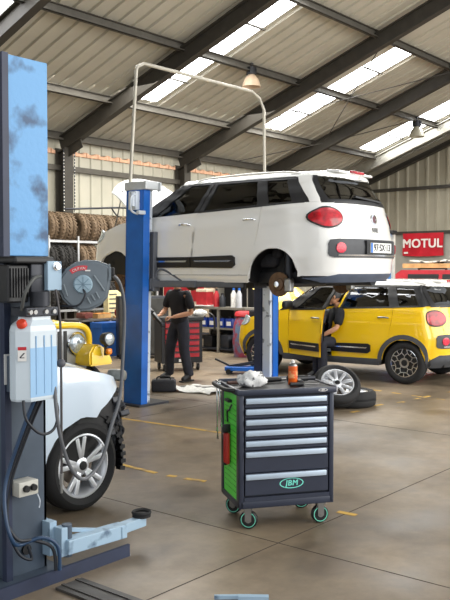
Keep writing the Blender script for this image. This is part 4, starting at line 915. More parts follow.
for y, z in ((-1.13, 1.13), (-1.11, 1.19), (-1.05, 1.225), (-0.6, 1.25), (0.1, 1.27)):
    rows.append([(x * (0.60 + (y + 1.13) * 0.06), y, z - (0.09 * abs(x) ** 5)) for x in (-1.03, -1, -0.95, -0.85, -0.6, 0, 0.6, 0.85, 0.95, 1, 1.03)])
    rows[-1][0] = (rows[-1][0][0], y, z - 0.22); rows[-1][-1] = (rows[-1][-1][0], y, z - 0.22)
m = MB(); m.grid(rows, (0, 0.01, -0.02)); m.build('bonnet', JYELLOW, t, 60)
m = MB(); m.tube([(-0.66, -1.10, 0.80), (-0.655, -1.13, 1.02), (-0.60, -1.14, 1.13), (-0.45, -1.14, 1.175), (0, -1.14, 1.185), (0.45, -1.14, 1.175), (0.60, -1.14, 1.13), (0.655, -1.13, 1.02), (0.66, -1.10, 0.80)], 0.036, 10); m.build('grille_surround', JYELLOW, t, 60)
m = MB(); m.box((0, 0.95, 0.90), (1.48, 1.9, 0.72), None, 0.04); m.box((0, -0.5, 0.85), (1.1, 1.2, 0.4)); m.build('body_tub', JYELLOW, t, 40)
m = MB(); m.box((0, 0.1, 1.52), (1.4, 0.05, 0.55), Matrix.Rotation(-0.15, 3, 'X'), 0.02); m.build('windscreen', DGLASS, t)
m = MB(); m.box((0, 1.0, 1.80), (1.42, 1.8, 0.06), None, 0.03)
for sx in (-0.68, 0.68): m.bar((sx, 1.85, 1.2), (sx, 1.85, 1.8), 0.05, 0.05); m.bar((sx, 0.95, 1.2), (sx, 0.95, 1.8), 0.05, 0.05)
m.build('soft_top', BLACK, t, 40)
m = MB(); m.box((0, -1.3, 0.55), (1.5, 0.12, 0.16), None, 0.02); m.box((0, -0.7, 0.5), (0.9, 1.2, 0.1)); m.build('front_bumper', BLACK, t)

# ------------------------------------------------------------ tyre rack along the back wall
t = thing('tyre_rack', 'grey steel rack along the back wall carrying dusty tyres', 'rack', (12.8, 14.2, 0))
RACKM = mat('rack_grey', (196, 198, 198), 0.4, 0.4)
for x in (-1.8, -1.0, -0.18, 0.64, 1.46):
    for y in (-0.22, 0.22): MB().span((x - 0.02, y - 0.02, 0), (x + 0.02, y + 0.02, 2.52)).build('upright', RACKM, t)
for z in (2.40, 1.72, 0.90):
    for y in (-0.20, 0.20): MB().span((-1.85, y - 0.025, z - 0.025), (1.5, y + 0.025, z + 0.025)).build('shelf_beam', RACKM, t)
ty = tyre_mesh(0.335, 0.215, 0.20, 26); first = ty.build('tyre', OLDRUB, None, 40)
spots = [11.10, 11.36, 11.62, 11.98, 12.24, 12.50, 12.78, 13.04, 13.30, 13.58, 13.84]
GAPN = ['first tyre on the upper rack shelf, beside the worn blue column', 'second tyre from the worn blue column on the upper rack shelf', 'third tyre on the upper rack shelf, left of the wide gap', 'fourth tyre on the upper rack shelf, right of the wide gap', 'fifth tyre from the worn blue column on the upper rack shelf',
        'sixth tyre from the worn blue column on the upper rack shelf', 'seventh tyre from the worn blue column on the upper rack shelf', 'eighth tyre on the upper rack shelf, above the reel hose', 'ninth tyre on the upper rack shelf, above the raised car wing', 'tenth tyre on the upper rack shelf, next to the blue post', 'last tyre on the upper rack shelf, behind the blue post']
for i, x in enumerate(spots):
    o = first if i == 0 else first.copy()
    if i: col.objects.link(o)
    o.location = (x, 14.2, 2.40 + 0.335 + 0.0); o.rotation_euler = (0, R(i * 23), R(90 + 7 * math.sin(i * 2.1)))
    o.location.z = 2.425 + math.sqrt(0.335 ** 2 - 0.175 ** 2) - 0.01
    tag(o, GAPN[i], 'tyre', 'dusty tyres on the upper rack shelf')
for i, (x, lb) in enumerate(((11.96, 'left tyre of the pair on the lower rack shelf'), (12.22, 'right tyre of the pair on the lower rack shelf'))):
    o = first.copy(); col.objects.link(o); o.location = (x, 14.2, 1.745 + math.sqrt(0.335 ** 2 - 0.175 ** 2) - 0.01); o.rotation_euler = (0, R(40 * i), R(90)); tag(o, lb, 'tyre', 'dusty tyres on the lower rack shelf')
SHADETY = mat('shade_dark_rubber', (36, 34, 32), 0.85, var=0.3, scale=9)  # added tyres, coloured near black to fill the dark void on the shelves
dk = first.data.copy(); dk.materials.clear(); dk.materials.append(SHADETY)
for k, (z, xs) in enumerate(((1.745, (11.10, 11.34, 11.58, 12.80, 13.04, 13.28, 13.60, 13.84)), (0.925, (11.12, 11.38, 11.64, 11.95, 12.20, 12.45, 12.78, 13.03, 13.28, 13.6)))):
    for i, x in enumerate(xs):
        o = first.copy(); o.data = dk; col.objects.link(o); o.location = (x, 14.2, z + math.sqrt(0.335 ** 2 - 0.175 ** 2) - 0.01); o.rotation_euler = (0, R(31 * i), R(90 + 4 * math.sin(i * 1.7)))
        tag(o, ('added dark tyre filling the shade on the lower rack shelf', 'added dark tyre filling the shade on the bottom rack shelf')[k], 'tyre', ('added dark tyres on the lower rack shelf', 'added dark tyres on the bottom rack shelf')[k])
m = MB(); m.tube([(11.5, 14.05, 3.10), (12.3, 14.05, 3.16), (13.1, 14.05, 3.22), (13.5, 14.05, 3.2), (13.55, 14.1, 2.95)], 0.022, 8); m.tube([(12.85, 14.05, 3.2), (13.0, 14.05, 3.05), (13.25, 14.1, 2.98)], 0.018, 8)
tag(m.build('bent_bar', DARKSTEEL, None, 60), 'dark bent metal bar lying across the tops of the rack tyres', 'bar')

# ------------------------------------------------------------ parts shelf with clutter behind the off-roader
t = thing('parts_shelf', 'low open parts shelf with dark top behind the yellow off-road car', 'shelf', (12.0, 13.3, 0))
SHELFM = mat('shelf_grey', (104, 100, 96), 0.6, 0.2, var=0.2)
for z in (0.15, 0.42, 0.73): MB().span((-1.0, -0.3, z - 0.02), (0.85, 0.3, z + 0.02)).build('shelf_board', SHELFM, t)
for x in (-0.97, -0.15, 0.6, 0.82):
    for y in (-0.28, 0.28): MB().span((x - 0.02, y - 0.02, 0), (x + 0.02, y + 0.02, 0.75)).build('upright', RACKM, t)
MB().span((-1.0, 0.28, 0), (0.85, 0.30, 0.73)).build('back_panel', BLACK, t)
def item(name, label, cat, a, b_, mt, group=None, bev=0.01):
    return tag(MB().span(a, b_, bev).build(name, mt, None), label, cat, group)
def box_thing(name, label, cat, a, b_, mt, lid_mt, lid='lid', group=None):
    a = Vector(a); b_ = Vector(b_); c = ((a.x + b_.x) / 2, (a.y + b_.y) / 2, a.z); t = thing(name, label, cat, c, 0, group)
    hx, hy, h = (b_.x - a.x) / 2, (b_.y - a.y) / 2, b_.z - a.z
    MB().span((-hx, -hy, 0), (hx, hy, h * 0.86), 0.008).build('box_body', mt, t)
    MB().span((-hx * 1.03, -hy * 1.03, h * 0.84), (hx * 1.03, hy * 1.03, h), 0.006).build(lid, lid_mt, t); return t
BLUEBOX = mat('blue_crate', (22, 84, 160), 0.5)
box_thing('blue_crate', 'blue plastic crate in front of the parts shelf, behind the yellow bonnet', 'crate', (11.2, 12.55, 0.0), (11.98, 12.9, 0.70), BLUEBOX, BLUEBOX)
box_thing('wooden_box', 'small orange-brown wooden box on the parts shelf under the reel', 'box', (11.62, 13.15, 0.75), (12.0, 13.35, 0.86), WOOD, mat('orange_wood', (206, 136, 62), 0.6))
item('board_offcut', 'pale board leaning low on the parts shelf top', 'board', (12.0, 13.02, 0.75), (12.75, 13.1, 0.79), WOOD, None, 0.004)
t = thing('carton', 'pale yellow printed carton standing at the shelf back', 'box', (12.32, 13.45, 0.75))
MB().span((-0.2, -0.08, 0), (0.2, 0.08, 0.58), 0.008).build('carton_body', mat('cream_card', (224, 214, 164), 0.7, var=0.2, scale=14), t)
m = MB()
for k in range(5): m.span((-0.17, -0.084, 0.08 + 0.1 * k), (0.02 + 0.03 * (k % 3), -0.08, 0.11 + 0.1 * k))
m.build('carton_print', mat('print_grey', (70, 72, 74), 0.7), t)
m = MB(); m.lathe([(0, 0), (0.1, 0), (0.12, 0.06), (0.12, 0.16), (0.07, 0.20), (0.07, 0.24), (0, 0.24)], (12.50, 13.12, 0.79), (0, 0, 1), 16); m.cyl((12.43, 13.05, 0.86), (12.62, 13.0, 0.9), 0.05)
tag(m.build('pump_housing', DARKSTEEL, None, 40), 'dark round pump part on the parts shelf beside the blue post', 'machine part')
m = MB(); m.lathe([(0, 0), (0.08, 0), (0.09, 0.02), (0.09, 0.12), (0.03, 0.16), (0, 0.16)], (12.25, 13.18, 0.79), (0, 0, 1), 14); tag(m.build('red_pot', mat('dull_red', (140, 42, 40), 0.5), None, 40), 'dull red metal pot on the parts shelf before the carton', 'pot')
m = MB(); m.box((11.3, 13.2, 0.83), (0.3, 0.2, 0.12), None, 0.02); m.cyl((11.2, 13.1, 0.83), (11.2, 13.0, 0.83), 0.06); tag(m.build('gearbox_part', mat('red_brown', (112, 60, 50), 0.5), None, 40), 'brown-red machine part on the shelf left of the wooden box', 'machine part')
for i, x in enumerate((12.12, 12.42, 12.68)):
    tag(MB().box((x, 13.25, 0.44 + 0.10), (0.20, 0.3, 0.2), None, 0.02).build('parts_bin', BLACK if i != 1 else DARKSTEEL), ['black parts bin on the middle shelf, nearest the blue crate', 'dark grey parts bin in the middle of the shelf', 'black parts bin on the middle shelf, nearest the blue post'][i], 'bin', 'parts bins on the shelf')

# ------------------------------------------------------------ workbench and clutter in the middle background
t = thing('workbench', 'grey two-shelf metal workbench behind the mechanic, blue containers on it', 'workbench', (13.8, 11.4, 0))
BENCHM = mat('bench_grey', (138, 134, 124), 0.5, 0.2, var=0.15)
MB().span((-0.32, -0.75, 0.93), (0.32, 0.75, 0.98)).build('worktop', BENCHM, t)
MB().span((-0.30, -0.72, 0.50), (0.30, 0.72, 0.53)).build('shelf_board', BENCHM, t)
MB().span((-0.30, -0.72, 0.06), (0.30, 0.72, 0.09)).build('shelf_board', DARKSTEEL, t)
for x in (-0.29, 0.29):
    for y in (-0.72, 0.0, 0.72): MB().span((x - 0.025, y - 0.025, 0), (x + 0.025, y + 0.025, 0.93)).build('leg', BENCHM, t)
MB().span((0.29, -0.72, 0.06), (0.31, 0.72, 0.93)).build('back_panel', BLACK, t)
CANB = mat('blue_canister', (30, 60, 150), 0.35, coat=0.3)
cl = ['blue canister on the bench shelf, first beside the red cabinet', 'second blue canister on the bench shelf', 'third blue canister on the bench shelf', 'fourth blue canister on the bench shelf, beside the pale rags', ]
def canister(x, y, z, s, mt, lab, grp):
    t = thing('canister', lab, 'canister', (x, y, z), 0, grp)
    MB().span((-0.07 * s, -0.09 * s, 0), (0.07 * s, 0.09 * s, 0.19 * s), 0.02).build('canister_body', mt, t, 40)
    MB().cyl((0, 0.04 * s, 0.18 * s), (0, 0.04 * s, 0.225 * s), 0.025 * s).build('cap', BLACK, t, 40)
    MB().span((-0.074 * s, -0.055 * s, 0.05 * s), (-0.068 * s, 0.055 * s, 0.13 * s)).build('label_patch', LBL, t)
for i, y in enumerate((11.86, 11.62, 11.38, 11.14)): canister(13.62, y, 0.53, 1.1, CANB, cl[i], 'blue canisters on the bench shelf')
m = MB(); m.ball((13.65, 10.88, 0.57), 0.1, (1, 1.4, 0.45)); tag(m.build('rag_heap', WHITEISH, None, 60), 'pale crumpled rag on the bench shelf beside the blue canisters', 'rag')
for i, (y, s) in enumerate(((11.75, 0.26), (11.3, 0.3), (10.95, 0.22))):
    tag(MB().span((13.55, y - s / 2, 0.09), (13.95, y + s / 2, 0.09 + s * 1.0), 0.02).build('tool_case', BLACK if i != 1 else DARKSTEEL, None, 40), ['black case on the bench bottom shelf, nearest the red cabinet', 'dark grey case in the middle of the bench bottom shelf', 'small black case at the far end of the bench bottom shelf'][i], 'case', 'cases under the bench')
# red and white cartons standing on the bench
REDC = mat('red_carton', (176, 36, 44), 0.6, var=0.2, scale=8); CREAM = mat('cream_carton', (222, 204, 178), 0.65, var=0.15, scale=8)
t = thing('display_panel', 'worn red and cream board standing behind the standing mechanic', 'panel', (14.2, 12.75, 0))
MB().span((-0.02, -0.95, 0.35), (0.02, 0.95, 1.75)).build('board', CREAM, t)
m = MB(); rnd = random.Random(5)
for (y0, y1, z0, z1) in ((0.6, 0.92, 1.15, 1.6), (0.1, 0.5, 1.3, 1.65), (-0.35, 0.05, 1.05, 1.4), (-0.92, -0.5, 1.0, 1.2), (-0.9, -0.4, 1.38, 1.7), (0.3, 0.8, 0.9, 1.1), (-0.2, 0.25, 1.5, 1.7)): m.span((-0.026, y0, z0), (-0.02, y1, z1))
m.build('red_patch', REDC, t)
for y in (-0.9, 0.9): MB().span((-0.02, y - 0.02, 0), (0.05, y + 0.02, 0.4)).build('panel_leg', BENCHM, t)
box_thing('carton', 'tall red and cream carton on the workbench beside the mechanic', 'box', (13.55, 11.78, 0.98), (13.8, 12.08, 1.36), REDC, CREAM, 'top_flap')
m = thing('shelf_unit', 'small grey shelf standing on the workbench top', 'shelf', (13.85, 11.2, 0.98))
MB().span((-0.12, -0.42, 0.0), (-0.1, -0.40, 0.62)).build('side_panel', BENCHM, m); MB().span((-0.12, 0.40, 0), (0.12, 0.42, 0.62)).build('side_panel', BENCHM, m); MB().span((-0.12, -0.42, 0.60), (0.12, 0.42, 0.63)).build('shelf_board', BENCHM, m); MB().span((0.10, -0.42, 0), (0.12, 0.42, 0.62)).build('back_panel', BLACK, m)
def bottle(x, y, z, r, h, mt, lab, cap=BLACK, grp=None):
    t = thing('bottle', lab, 'bottle', (x, y, z), 0, grp)
    MB().lathe([(0, 0), (r, 0), (r, h * 0.68), (r * 0.5, h * 0.82), (r * 0.42, h * 0.88), (0, h * 0.88)], seg=16).build('bottle_body', mt, t, 40)
    MB().cyl((0, 0, h * 0.87), (0, 0, h), r * 0.45).build('cap', cap, t, 40)
bottle(13.62, 11.55, 0.98, 0.06, 0.40, REDC, 'red bottle on the workbench beside the tall carton')
bottle(13.62, 11.38, 0.98, 0.07, 0.30, DARKSTEEL, 'dark bottle on the workbench between red and white bottles')
bottle(13.60, 11.05, 0.98, 0.06, 0.42, WHITEISH, 'white bottle on the workbench, left of two', BLUE)
bottle(13.60, 10.90, 0.98, 0.06, 0.42, mat('silver_bottle', (196, 200, 206), 0.4, 0.2), 'silver bottle on the workbench, right beside the white bottle', BLUE)
m = MB(); m.box((13.6, 11.9, 1.0), (0.3, 0.4, 0.02), Matrix.Rotation(0.2, 3, 'Z')); tag(m.build('paper_sheet', LBL, None), 'white paper lying on the workbench front edge', 'paper')
m = thing('colourful_bag', 'multicoloured sack standing on floor between bench and blue post', 'bag', (13.2, 10.45, 0))
MB().lathe([(0, 0), (0.2, 0), (0.24, 0.3), (0.22, 0.65), (0.16, 0.85), (0, 0.9)], seg=16).build('sack', mat('multicolour_sack', (96, 120, 150), 0.8, rgb2=(150, 60, 80), thr=(0.42, 0.58), scale=7, bump=0.3), m, 60)
MB().lathe([(0.17, 0.82), (0.20, 0.84), (0.18, 0.92), (0.12, 0.94), (0.10, 0.86)], seg=16, close=True).build('sack_rim', REDC, m, 60)
t = thing('white_drum', 'cream drum with dark sticker standing on a box beside the post', 'drum', (13.35, 10.05, 0))
MB().span((-0.22, -0.22, 0), (0.22, 0.22, 0.95), 0.01).build('plinth_box', DARKSTEEL, t)
MB().lathe([(0, 0.95), (0.17, 0.95), (0.18, 1.0), (0.18, 1.35), (0.16, 1.42), (0, 1.42)], seg=20).build('drum_body', CREAM, t, 40)
MB().box((-0.172, 0.02, 1.18), (0.02, 0.15, 0.2)).build('sticker', BLACK, t)

t = thing('dark_filler_locker', 'dark grey locker added for darkness between the blue lift post and the red cabinet', 'locker', (11.75, 11.95, 0), R(-35))  # added locker stands in for the dark machine and clutter in this gap
MB().span((-0.5, -0.25, 0.06), (0.5, 0.25, 1.25), 0.01).build('locker_body', DARKSTEEL, t, 40)
for x in (-0.25, 0.25):
    d = MB().span((x - 0.235, -0.265, 0.10), (x + 0.235, -0.25, 1.21), 0.004).build('door', mat('locker_grey', (70, 70, 68), 0.5, 0.2, var=0.25), t)
    MB().span((x * 0.3 - 0.015, -0.29, 0.6), (x * 0.3 + 0.015, -0.265, 0.74)).build('handle', STEEL, d)
for x in (-0.46, 0.46):
    for y in (-0.2, 0.2): MB().span((x - 0.03, y - 0.03, 0), (x + 0.03, y + 0.03, 0.07)).build('foot', BLACK, t)
t = thing('dark_backing_rack', 'tall dark rack added to darken the back wall behind the workbench', 'rack', (17.0, 14.2, 0))  # added rack; its black panel and dark boxes darken the bright wall
for x in (-2.2, -0.75, 0.75, 2.2):
    for y in (-0.28, 0.28): MB().span((x - 0.03, y - 0.03, 0), (x + 0.03, y + 0.03, 2.1)).build('upright', DARKSTEEL, t)
for z in (0.15, 0.75, 1.35, 2.0): MB().span((-2.22, -0.3, z - 0.03), (2.22, 0.3, z)).build('shelf_board', DARKSTEEL, t)
MB().span((-2.22, 0.31, 0.1), (2.22, 0.33, 2.1)).build('back_panel', BLACK, t)
sbm = mat('backing_box_grey', (56, 54, 52), 0.6, var=0.3); proto = None
for z in (0.15, 0.75, 1.35):
    for x in (-1.85, -1.15, -0.35, 0.35, 1.15, 1.85):
        if proto is None: o = proto = box_thing('backing_box', 'dark grey box on the added tall rack behind the workbench', 'box', (0, 0, 0), (0.5, 0.45, 0.34), sbm, BLACK, 'lid', 'boxes on the added tall rack')
        else: o = copy_tree(proto)
        o.location = (17.0 + x, 14.12, z)
# ------------------------------------------------------------ red tool cabinet on castors
def castor(parent, x, y, r=0.055, ring=None, z=0):
    m = MB(); m.box((x, y, 2 * r + 0.015), (0.07, 0.06, 0.012)); m.bar((x - 0.02, y, 2 * r + 0.01), (x - 0.01, y + 0.02, r), 0.05, 0.006, up=(1, 0, 0))
    for s in (-1, 1): m.box((x + s * 0.024, y, r + 0.035), (0.006, 0.045, 0.09))
    m.cyl((x - 0.03, y, r), (x + 0.03, y, r), 0.008); c = m.build('castor', STEEL, parent)
    m = MB(); m.lathe([(0.02, -0.018), (r - 0.006, -0.018), (r, -0.012), (r, 0.012), (r - 0.006, 0.018), (0.02, 0.018)], (x, y, r), (1, 0, 0), 24, True); wv = m.build('castor_wheel', BLACK, c, 40)
    return c, wv
t = thing('tool_cabinet', 'red drawer cabinet on castors behind the standing mechanic', 'tool cabinet', (10.72, 9.98, 0), R(-30))
MB().span((-0.38, -0.22, 0.14), (0.38, 0.25, 0.88), 0.01).build('cabinet_body', BLACK, t)
MB().span((-0.40, -0.24, 0.88), (0.40, 0.27, 0.95), 0.01).build('top_tray', BLACK, t)
REDT = mat('tool_red', (196, 28, 36), 0.35, coat=0.4)
for k in range(6):
    z = 0.77 - 0.105 * k; d = MB().span((-0.31, -0.245, z), (0.31, -0.22, z + 0.09), 0.004).build('drawer', REDT, t)
    MB().span((-0.30, -0.258, z + 0.072), (0.30, -0.245, z + 0.088)).build('drawer_pull', DARKSTEEL, d)
MB().span((-0.07, -0.25, 0.165), (0.12, -0.245, 0.215)).build('maker_plate', LBL, t)
for sx in (-1, 1):
    for sy in (-0.16, 0.18): castor(t, sx * 0.31, sy, 0.06)
t = thing('rag_bundle', 'crumpled white rag on the red cabinet, beside the mechanic', 'rag', (11.06, 9.76, 0.95))
m = MB(); m.ball((0, 0, 0.05), 0.13, (1.2, 0.8, 0.5), 16)
for v in m.bm.verts: v.co += Vector((random.uniform(-1, 1), random.uniform(-1, 1), random.uniform(-0.5, 1))) * 0.02
m.build('cloth', WHITEISH, t, 60)
m = MB(); m.tube([(0.10, -0.12, 0.05), (0.14, -0.2, -0.02), (0.14, -0.22, -0.25)], 0.02); m.build('hanging_strap', BLACK, t, 60)

# ------------------------------------------------------------ people
def hand(parent, wrist, fwd, palm_n, side, s=1.0, curl=0.5):
    """palm plus four unequal bent fingers and a thumb leaving its side"""
    f = Vector(fwd).normalized(); n = Vector(palm_n); n = (n - f * n.dot(f)).normalized(); r = f.cross(n) * side; w_ = Vector(wrist)
    V = [(w_ - f * 0.04 * s, (0.026 * s, 0.022 * s)), (w_ + f * 0.02 * s, (0.034 * s, 0.018 * s)), (w_ + f * 0.075 * s, (0.038 * s, 0.016 * s))]; E = [(0, 1), (1, 2)]
    for k, (off, ln) in enumerate(((-0.032, 0.072), (-0.011, 0.082), (0.011, 0.076), (0.031, 0.060))):
        b = w_ + f * 0.08 * s + r * off * s; c1 = curl * 0.9; d1 = (f * math.cos(c1) + n * math.sin(c1)); c2 = curl * 2.0; d2 = (f * math.cos(c2) + n * math.sin(c2)); i = len(V)
        V += [(b, 0.0105 * s), (b + d1 * ln * 0.5 * s, 0.0095 * s), (b + d1 * ln * 0.5 * s + d2 * ln * 0.5 * s, 0.008 * s)]; E += [(2, i), (i, i + 1), (i + 1, i + 2)]
    i = len(V); b = w_ + f * 0.025 * s - r * 0.034 * s
    V += [(b, 0.013 * s), (b + (f * 0.6 - r * 0.6 + n * 0.4) * 0.04 * s, 0.011 * s), (b + (f * 0.9 - r * 0.5 + n * 0.8) * 0.07 * s, 0.009 * s)]; E += [(1, i), (i, i + 1), (i + 1, i + 2)]
    return V, E
def person_mesh(parent, J, head_dir, hands):
    """J: joint positions in the person's own space"""
    V = []; E = []; idx = {}
    def add(k, p, r): idx[k] = len(V); V.append((Vector(p), r)); return idx[k]
    add('pelvis', J['pelvis'], 0.095); add('waist', J['pelvis'].lerp(J['chest'], 0.5), 0.085); add('chest', J['chest'], 0.085); add('neck0', J['neck'] - (J['neck'] - J['chest']) * 0.2, 0.056); add('neck', J['neck'], 0.058)
    add('head', J['neck'].lerp(J['head'], 0.45), (0.066, 0.07))
    E += [(0, 1), (1, 2), (2, 3), (3, 4), (4, 5)]
    for s in 'lr':
        add('sh' + s, J['sh' + s].lerp(J['chest'], 0.14), 0.040); add('el' + s, J['el' + s], 0.042); add('fm' + s, J['el' + s].lerp(J['wr' + s], 0.45), 0.042); add('wr' + s, J['wr' + s], 0.028)
        E += [(idx['chest'], idx['sh' + s]), (idx['sh' + s], idx['el' + s]), (idx['el' + s], idx['fm' + s]), (idx['fm' + s], idx['wr' + s])]
        add('hip' + s, J['hip' + s], 0.075); add('kn' + s, J['kn' + s], 0.062); add('cf' + s, J['kn' + s].lerp(J['an' + s], 0.35), 0.058); add('an' + s, J['an' + s], 0.04); add('to' + s, J['to' + s], 0.035)
        E += [(0, idx['hip' + s]), (idx['hip' + s], idx['kn' + s]), (idx['kn' + s], idx['cf' + s]), (idx['cf' + s], idx['an' + s]), (idx['an' + s], idx['to' + s])]
    body = skin('body', V, E, SKIN, parent)
    # head, face and hands are joined into the body mesh
    bm = bmesh.new(); bm.from_mesh(body.data)
    f = Vector(head_dir).normalized(); up = (J['head'] - J['neck']).normalized(); up = (up - f * up.dot(f)).normalized(); lf = up.cross(f); c = J['head']
    Mh = Matrix((f, lf, up)).transposed().to_4x4(); Mh.translation = c
    h = MB(); h.ball((0, 0, 0.015), 0.10, (0.98, 0.80, 1.12), 24); h.ball((0.02, 0, -0.045), 0.078, (0.95, 0.82, 0.98), 20)
    h.ball((0.098, 0, -0.012), 0.017, (1.1, 0.8, 1.5), 10); h.ball((0.088, 0, -0.062), 0.022, (0.6, 1.1, 0.4), 10); h.ball((0.075, 0, -0.105), 0.026, (1, 1, 0.8), 10)
    for s in (-1, 1): h.ball((0.0, s * 0.082, -0.01), 0.026, (0.7, 0.35, 1.2), 10)
    h.xf(Mh); me = bpy.data.meshes.new('h'); h.bm.to_mesh(me); h.bm.free(); bm.from_mesh(me); bpy.data.meshes.remove(me)
    for (s, fw, pn, side, curl) in hands:
        HV, HE = hand(None, J['wr' + s], fw, pn, side, 1.0, curl); ho = skin('h', HV, HE, SKIN, None, 0, 1); bm.from_mesh(ho.data); bpy.data.objects.remove(ho)
    bm.to_mesh(body.data); bm.free()
    for p in body.data.polygons: p.use_smooth = True
    for s in (-1, 1):
        MB().ball(Mh @ Vector((0.088, s * 0.033, 0.012)), 0.011, (1, 1, 1), 10).build('eye', BLACK, parent, 60)
        MB().bar(Mh @ Vector((0.096, s * 0.018, 0.036)), Mh @ Vector((0.088, s * 0.05, 0.036)), 0.008, 0.008).build('eyebrow', HAIR, parent)
    h = MB(); h.ball((-0.012, 0, 0.032), 0.106, (0.98, 0.84, 1.08), 24)
    kill = [v for v in h.bm.verts if (v.co.x > 0.035 and v.co.z < 0.085) or v.co.z < -0.055]
    bmesh.ops.delete(h.bm, geom=kill, context='VERTS'); bmesh.ops.solidify(h.bm, geom=h.bm.faces[:], thickness=0.012); h.xf(Mh).build('hair', HAIR, parent, 60)
    # clothes follow the same joints, a little fuller
    sv = [(J['pelvis'] + (J['pelvis'] - J['chest']) * 0.28, (0.178, 0.132)), (J['pelvis'] + (J['chest'] - J['pelvis']) * 0.1, (0.172, 0.128)), (J['pelvis'].lerp(J['chest'], 0.5), (0.160, 0.122)), (J['chest'], (0.178, 0.134)), (J['neck'] - (J['neck'] - J['chest']) * 0.28, (0.115, 0.095)), (J['neck'] - (J['neck'] - J['chest']) * 0.06, 0.07)]; se = [(0, 1), (1, 2), (2, 3), (3, 4), (4, 5)]
    for s in 'lr':
        i = len(sv); sv += [(J['sh' + s], 0.098), (J['sh' + s].lerp(J['el' + s], 0.55), 0.080), (J['sh' + s].lerp(J['el' + s], 0.85), 0.072)]; se += [(3, i), (i, i + 1), (i + 1, i + 2)]
    skin('shirt', sv, se, SHIRT, parent, 0)
    sv = [(J['pelvis'] + (J['chest'] - J['pelvis']) * 0.38, (0.150, 0.112)), (J['pelvis'], (0.170, 0.128))]; se = [(0, 1)]
    for s in 'lr':
        i = len(sv); sv += [(J['hip' + s], 0.115), (J['hip' + s].lerp(J['kn' + s], 0.5), 0.104), (J['kn' + s], 0.090), (J['kn' + s].lerp(J['an' + s], 0.4), 0.084), (J['an' + s] + (J['kn' + s] - J['an' + s]) * 0.05, 0.080), (J['an' + s] - (J['kn' + s] - J['an' + s]) * 0.06, 0.078)]
        se += [(1, i), (i, i + 1), (i + 1, i + 2), (i + 2, i + 3), (i + 3, i + 4), (i + 4, i + 5)]
    skin('trousers', sv, se, TROUS, parent, 0)
    for s in 'lr':
        a = J['an' + s]; b = J['to' + s]; d = b - a; d.z = 0; d.normalize(); g = Vector((a.x, a.y, b.z))
        so = skin('shoe', [(g - d * 0.045 + Vector((0, 0, 0.015)), 0.052), (g + d * 0.03 + Vector((0, 0, 0.02)), 0.058), (g + d * 0.12, 0.054), (g + d * 0.19 - Vector((0, 0, 0.004)), 0.044), (a + Vector((0, 0, 0.04)), 0.055)], [(0, 1), (1, 2), (2, 3), (1, 4)], BLACK, parent, 1)
        MB().box(g + d * 0.07 - Vector((0, 0, 0.032)), (0.29, 0.095, 0.022), Matrix.Rotation(math.atan2(d.y, d.x), 3, 'Z'), 0.01).build('shoe_sole', RUBBER, so)
def V3(*a): return Vector(a)
t = thing('person', 'person in black work clothes standing before the red cabinet, holding a tool', 'person', (9.72, 9.02, 0), R(176))
J = dict(pelvis=V3(0, 0, 0.95), chest=V3(0.03, 0, 1.30), neck=V3(0.05, 0, 1.50), head=V3(0.10, 0, 1.66), shl=V3(0.02, 0.19, 1.40), shr=V3(0.03, -0.19, 1.40), ell=V3(-0.02, 0.27, 1.10), elr=V3(0.08, -0.27, 1.12), wrl=V3(0.24, 0.08, 1.03), wrr=V3(0.30, -0.14, 1.06),
         hipl=V3(0, 0.10, 0.90), hipr=V3(0.01, -0.10, 0.90), knl=V3(0.05, 0.15, 0.50), knr=V3(0.08, -0.15, 0.50), anl=V3(0.0, 0.22, 0.09), anr=V3(0.04, -0.21, 0.09), tol=V3(0.15, 0.24, 0.045), tor=V3(0.19, -0.23, 0.045))
person_mesh(t, J, (0.85, -0.1, -0.35), [('l', (0.75, -0.6, 0.0), (0, 0, -1), -1, 0.9), ('r', (0.85, 0.2, -0.1), (0, 0, -1), 1, 0.9)])
M = Matrix.Translation((9.72, 9.02, 0)) @ Matrix.Rotation(R(176), 4, 'Z')
tt = thing('impact_wrench', 'dark power wrench held in the standing mechanic’s hands', 'power tool', M @ V3(0.37, -0.12, 1.03), R(176))
m = MB(); m.bar((0.05, 0.16, -0.10), (0.02, -0.12, 0.08), 0.06, 0.055, bev=0.015); m.bar((0.03, -0.08, 0.06), (0.05, -0.19, 0.15), 0.075, 0.07, bev=0.02); m.build('wrench_body', BLACK, tt, 40)
m = MB(); m.cyl((0.05, -0.19, 0.15), (0.06, -0.25, 0.20), 0.018); m.build('drive_shaft', STEEL, tt, 40)
m = MB(); m.box((0.055, 0.18, -0.115), (0.08, 0.05, 0.05), Matrix.Rotation(0.5, 3, 'X'), 0.01); m.build('battery_pack', DARKSTEEL, tt)
# black bag by his feet
t = thing('tool_bag', 'low black tool bag on the floor in front of standing mechanic', 'bag', (8.66, 8.36, 0), R(-48))
m = MB(); m.box((0, 0, 0.085), (0.36, 0.22, 0.17), None, 0.03, 3); m.build('bag_body', mat('bag_black', (30, 31, 38), 0.7, bump=0.2), t, 40)
m = MB(); m.box((0, 0, 0.172), (0.30, 0.16, 0.012), None, 0.004); m.build('bag_opening', DARKSTEEL, t)
m = MB(); m.tube([(-0.10, -0.06, 0.17), (-0.08, -0.03, 0.215), (0.08, -0.03, 0.215), (0.10, -0.06, 0.17)], 0.012); m.build('handle', BLACK, t, 60)

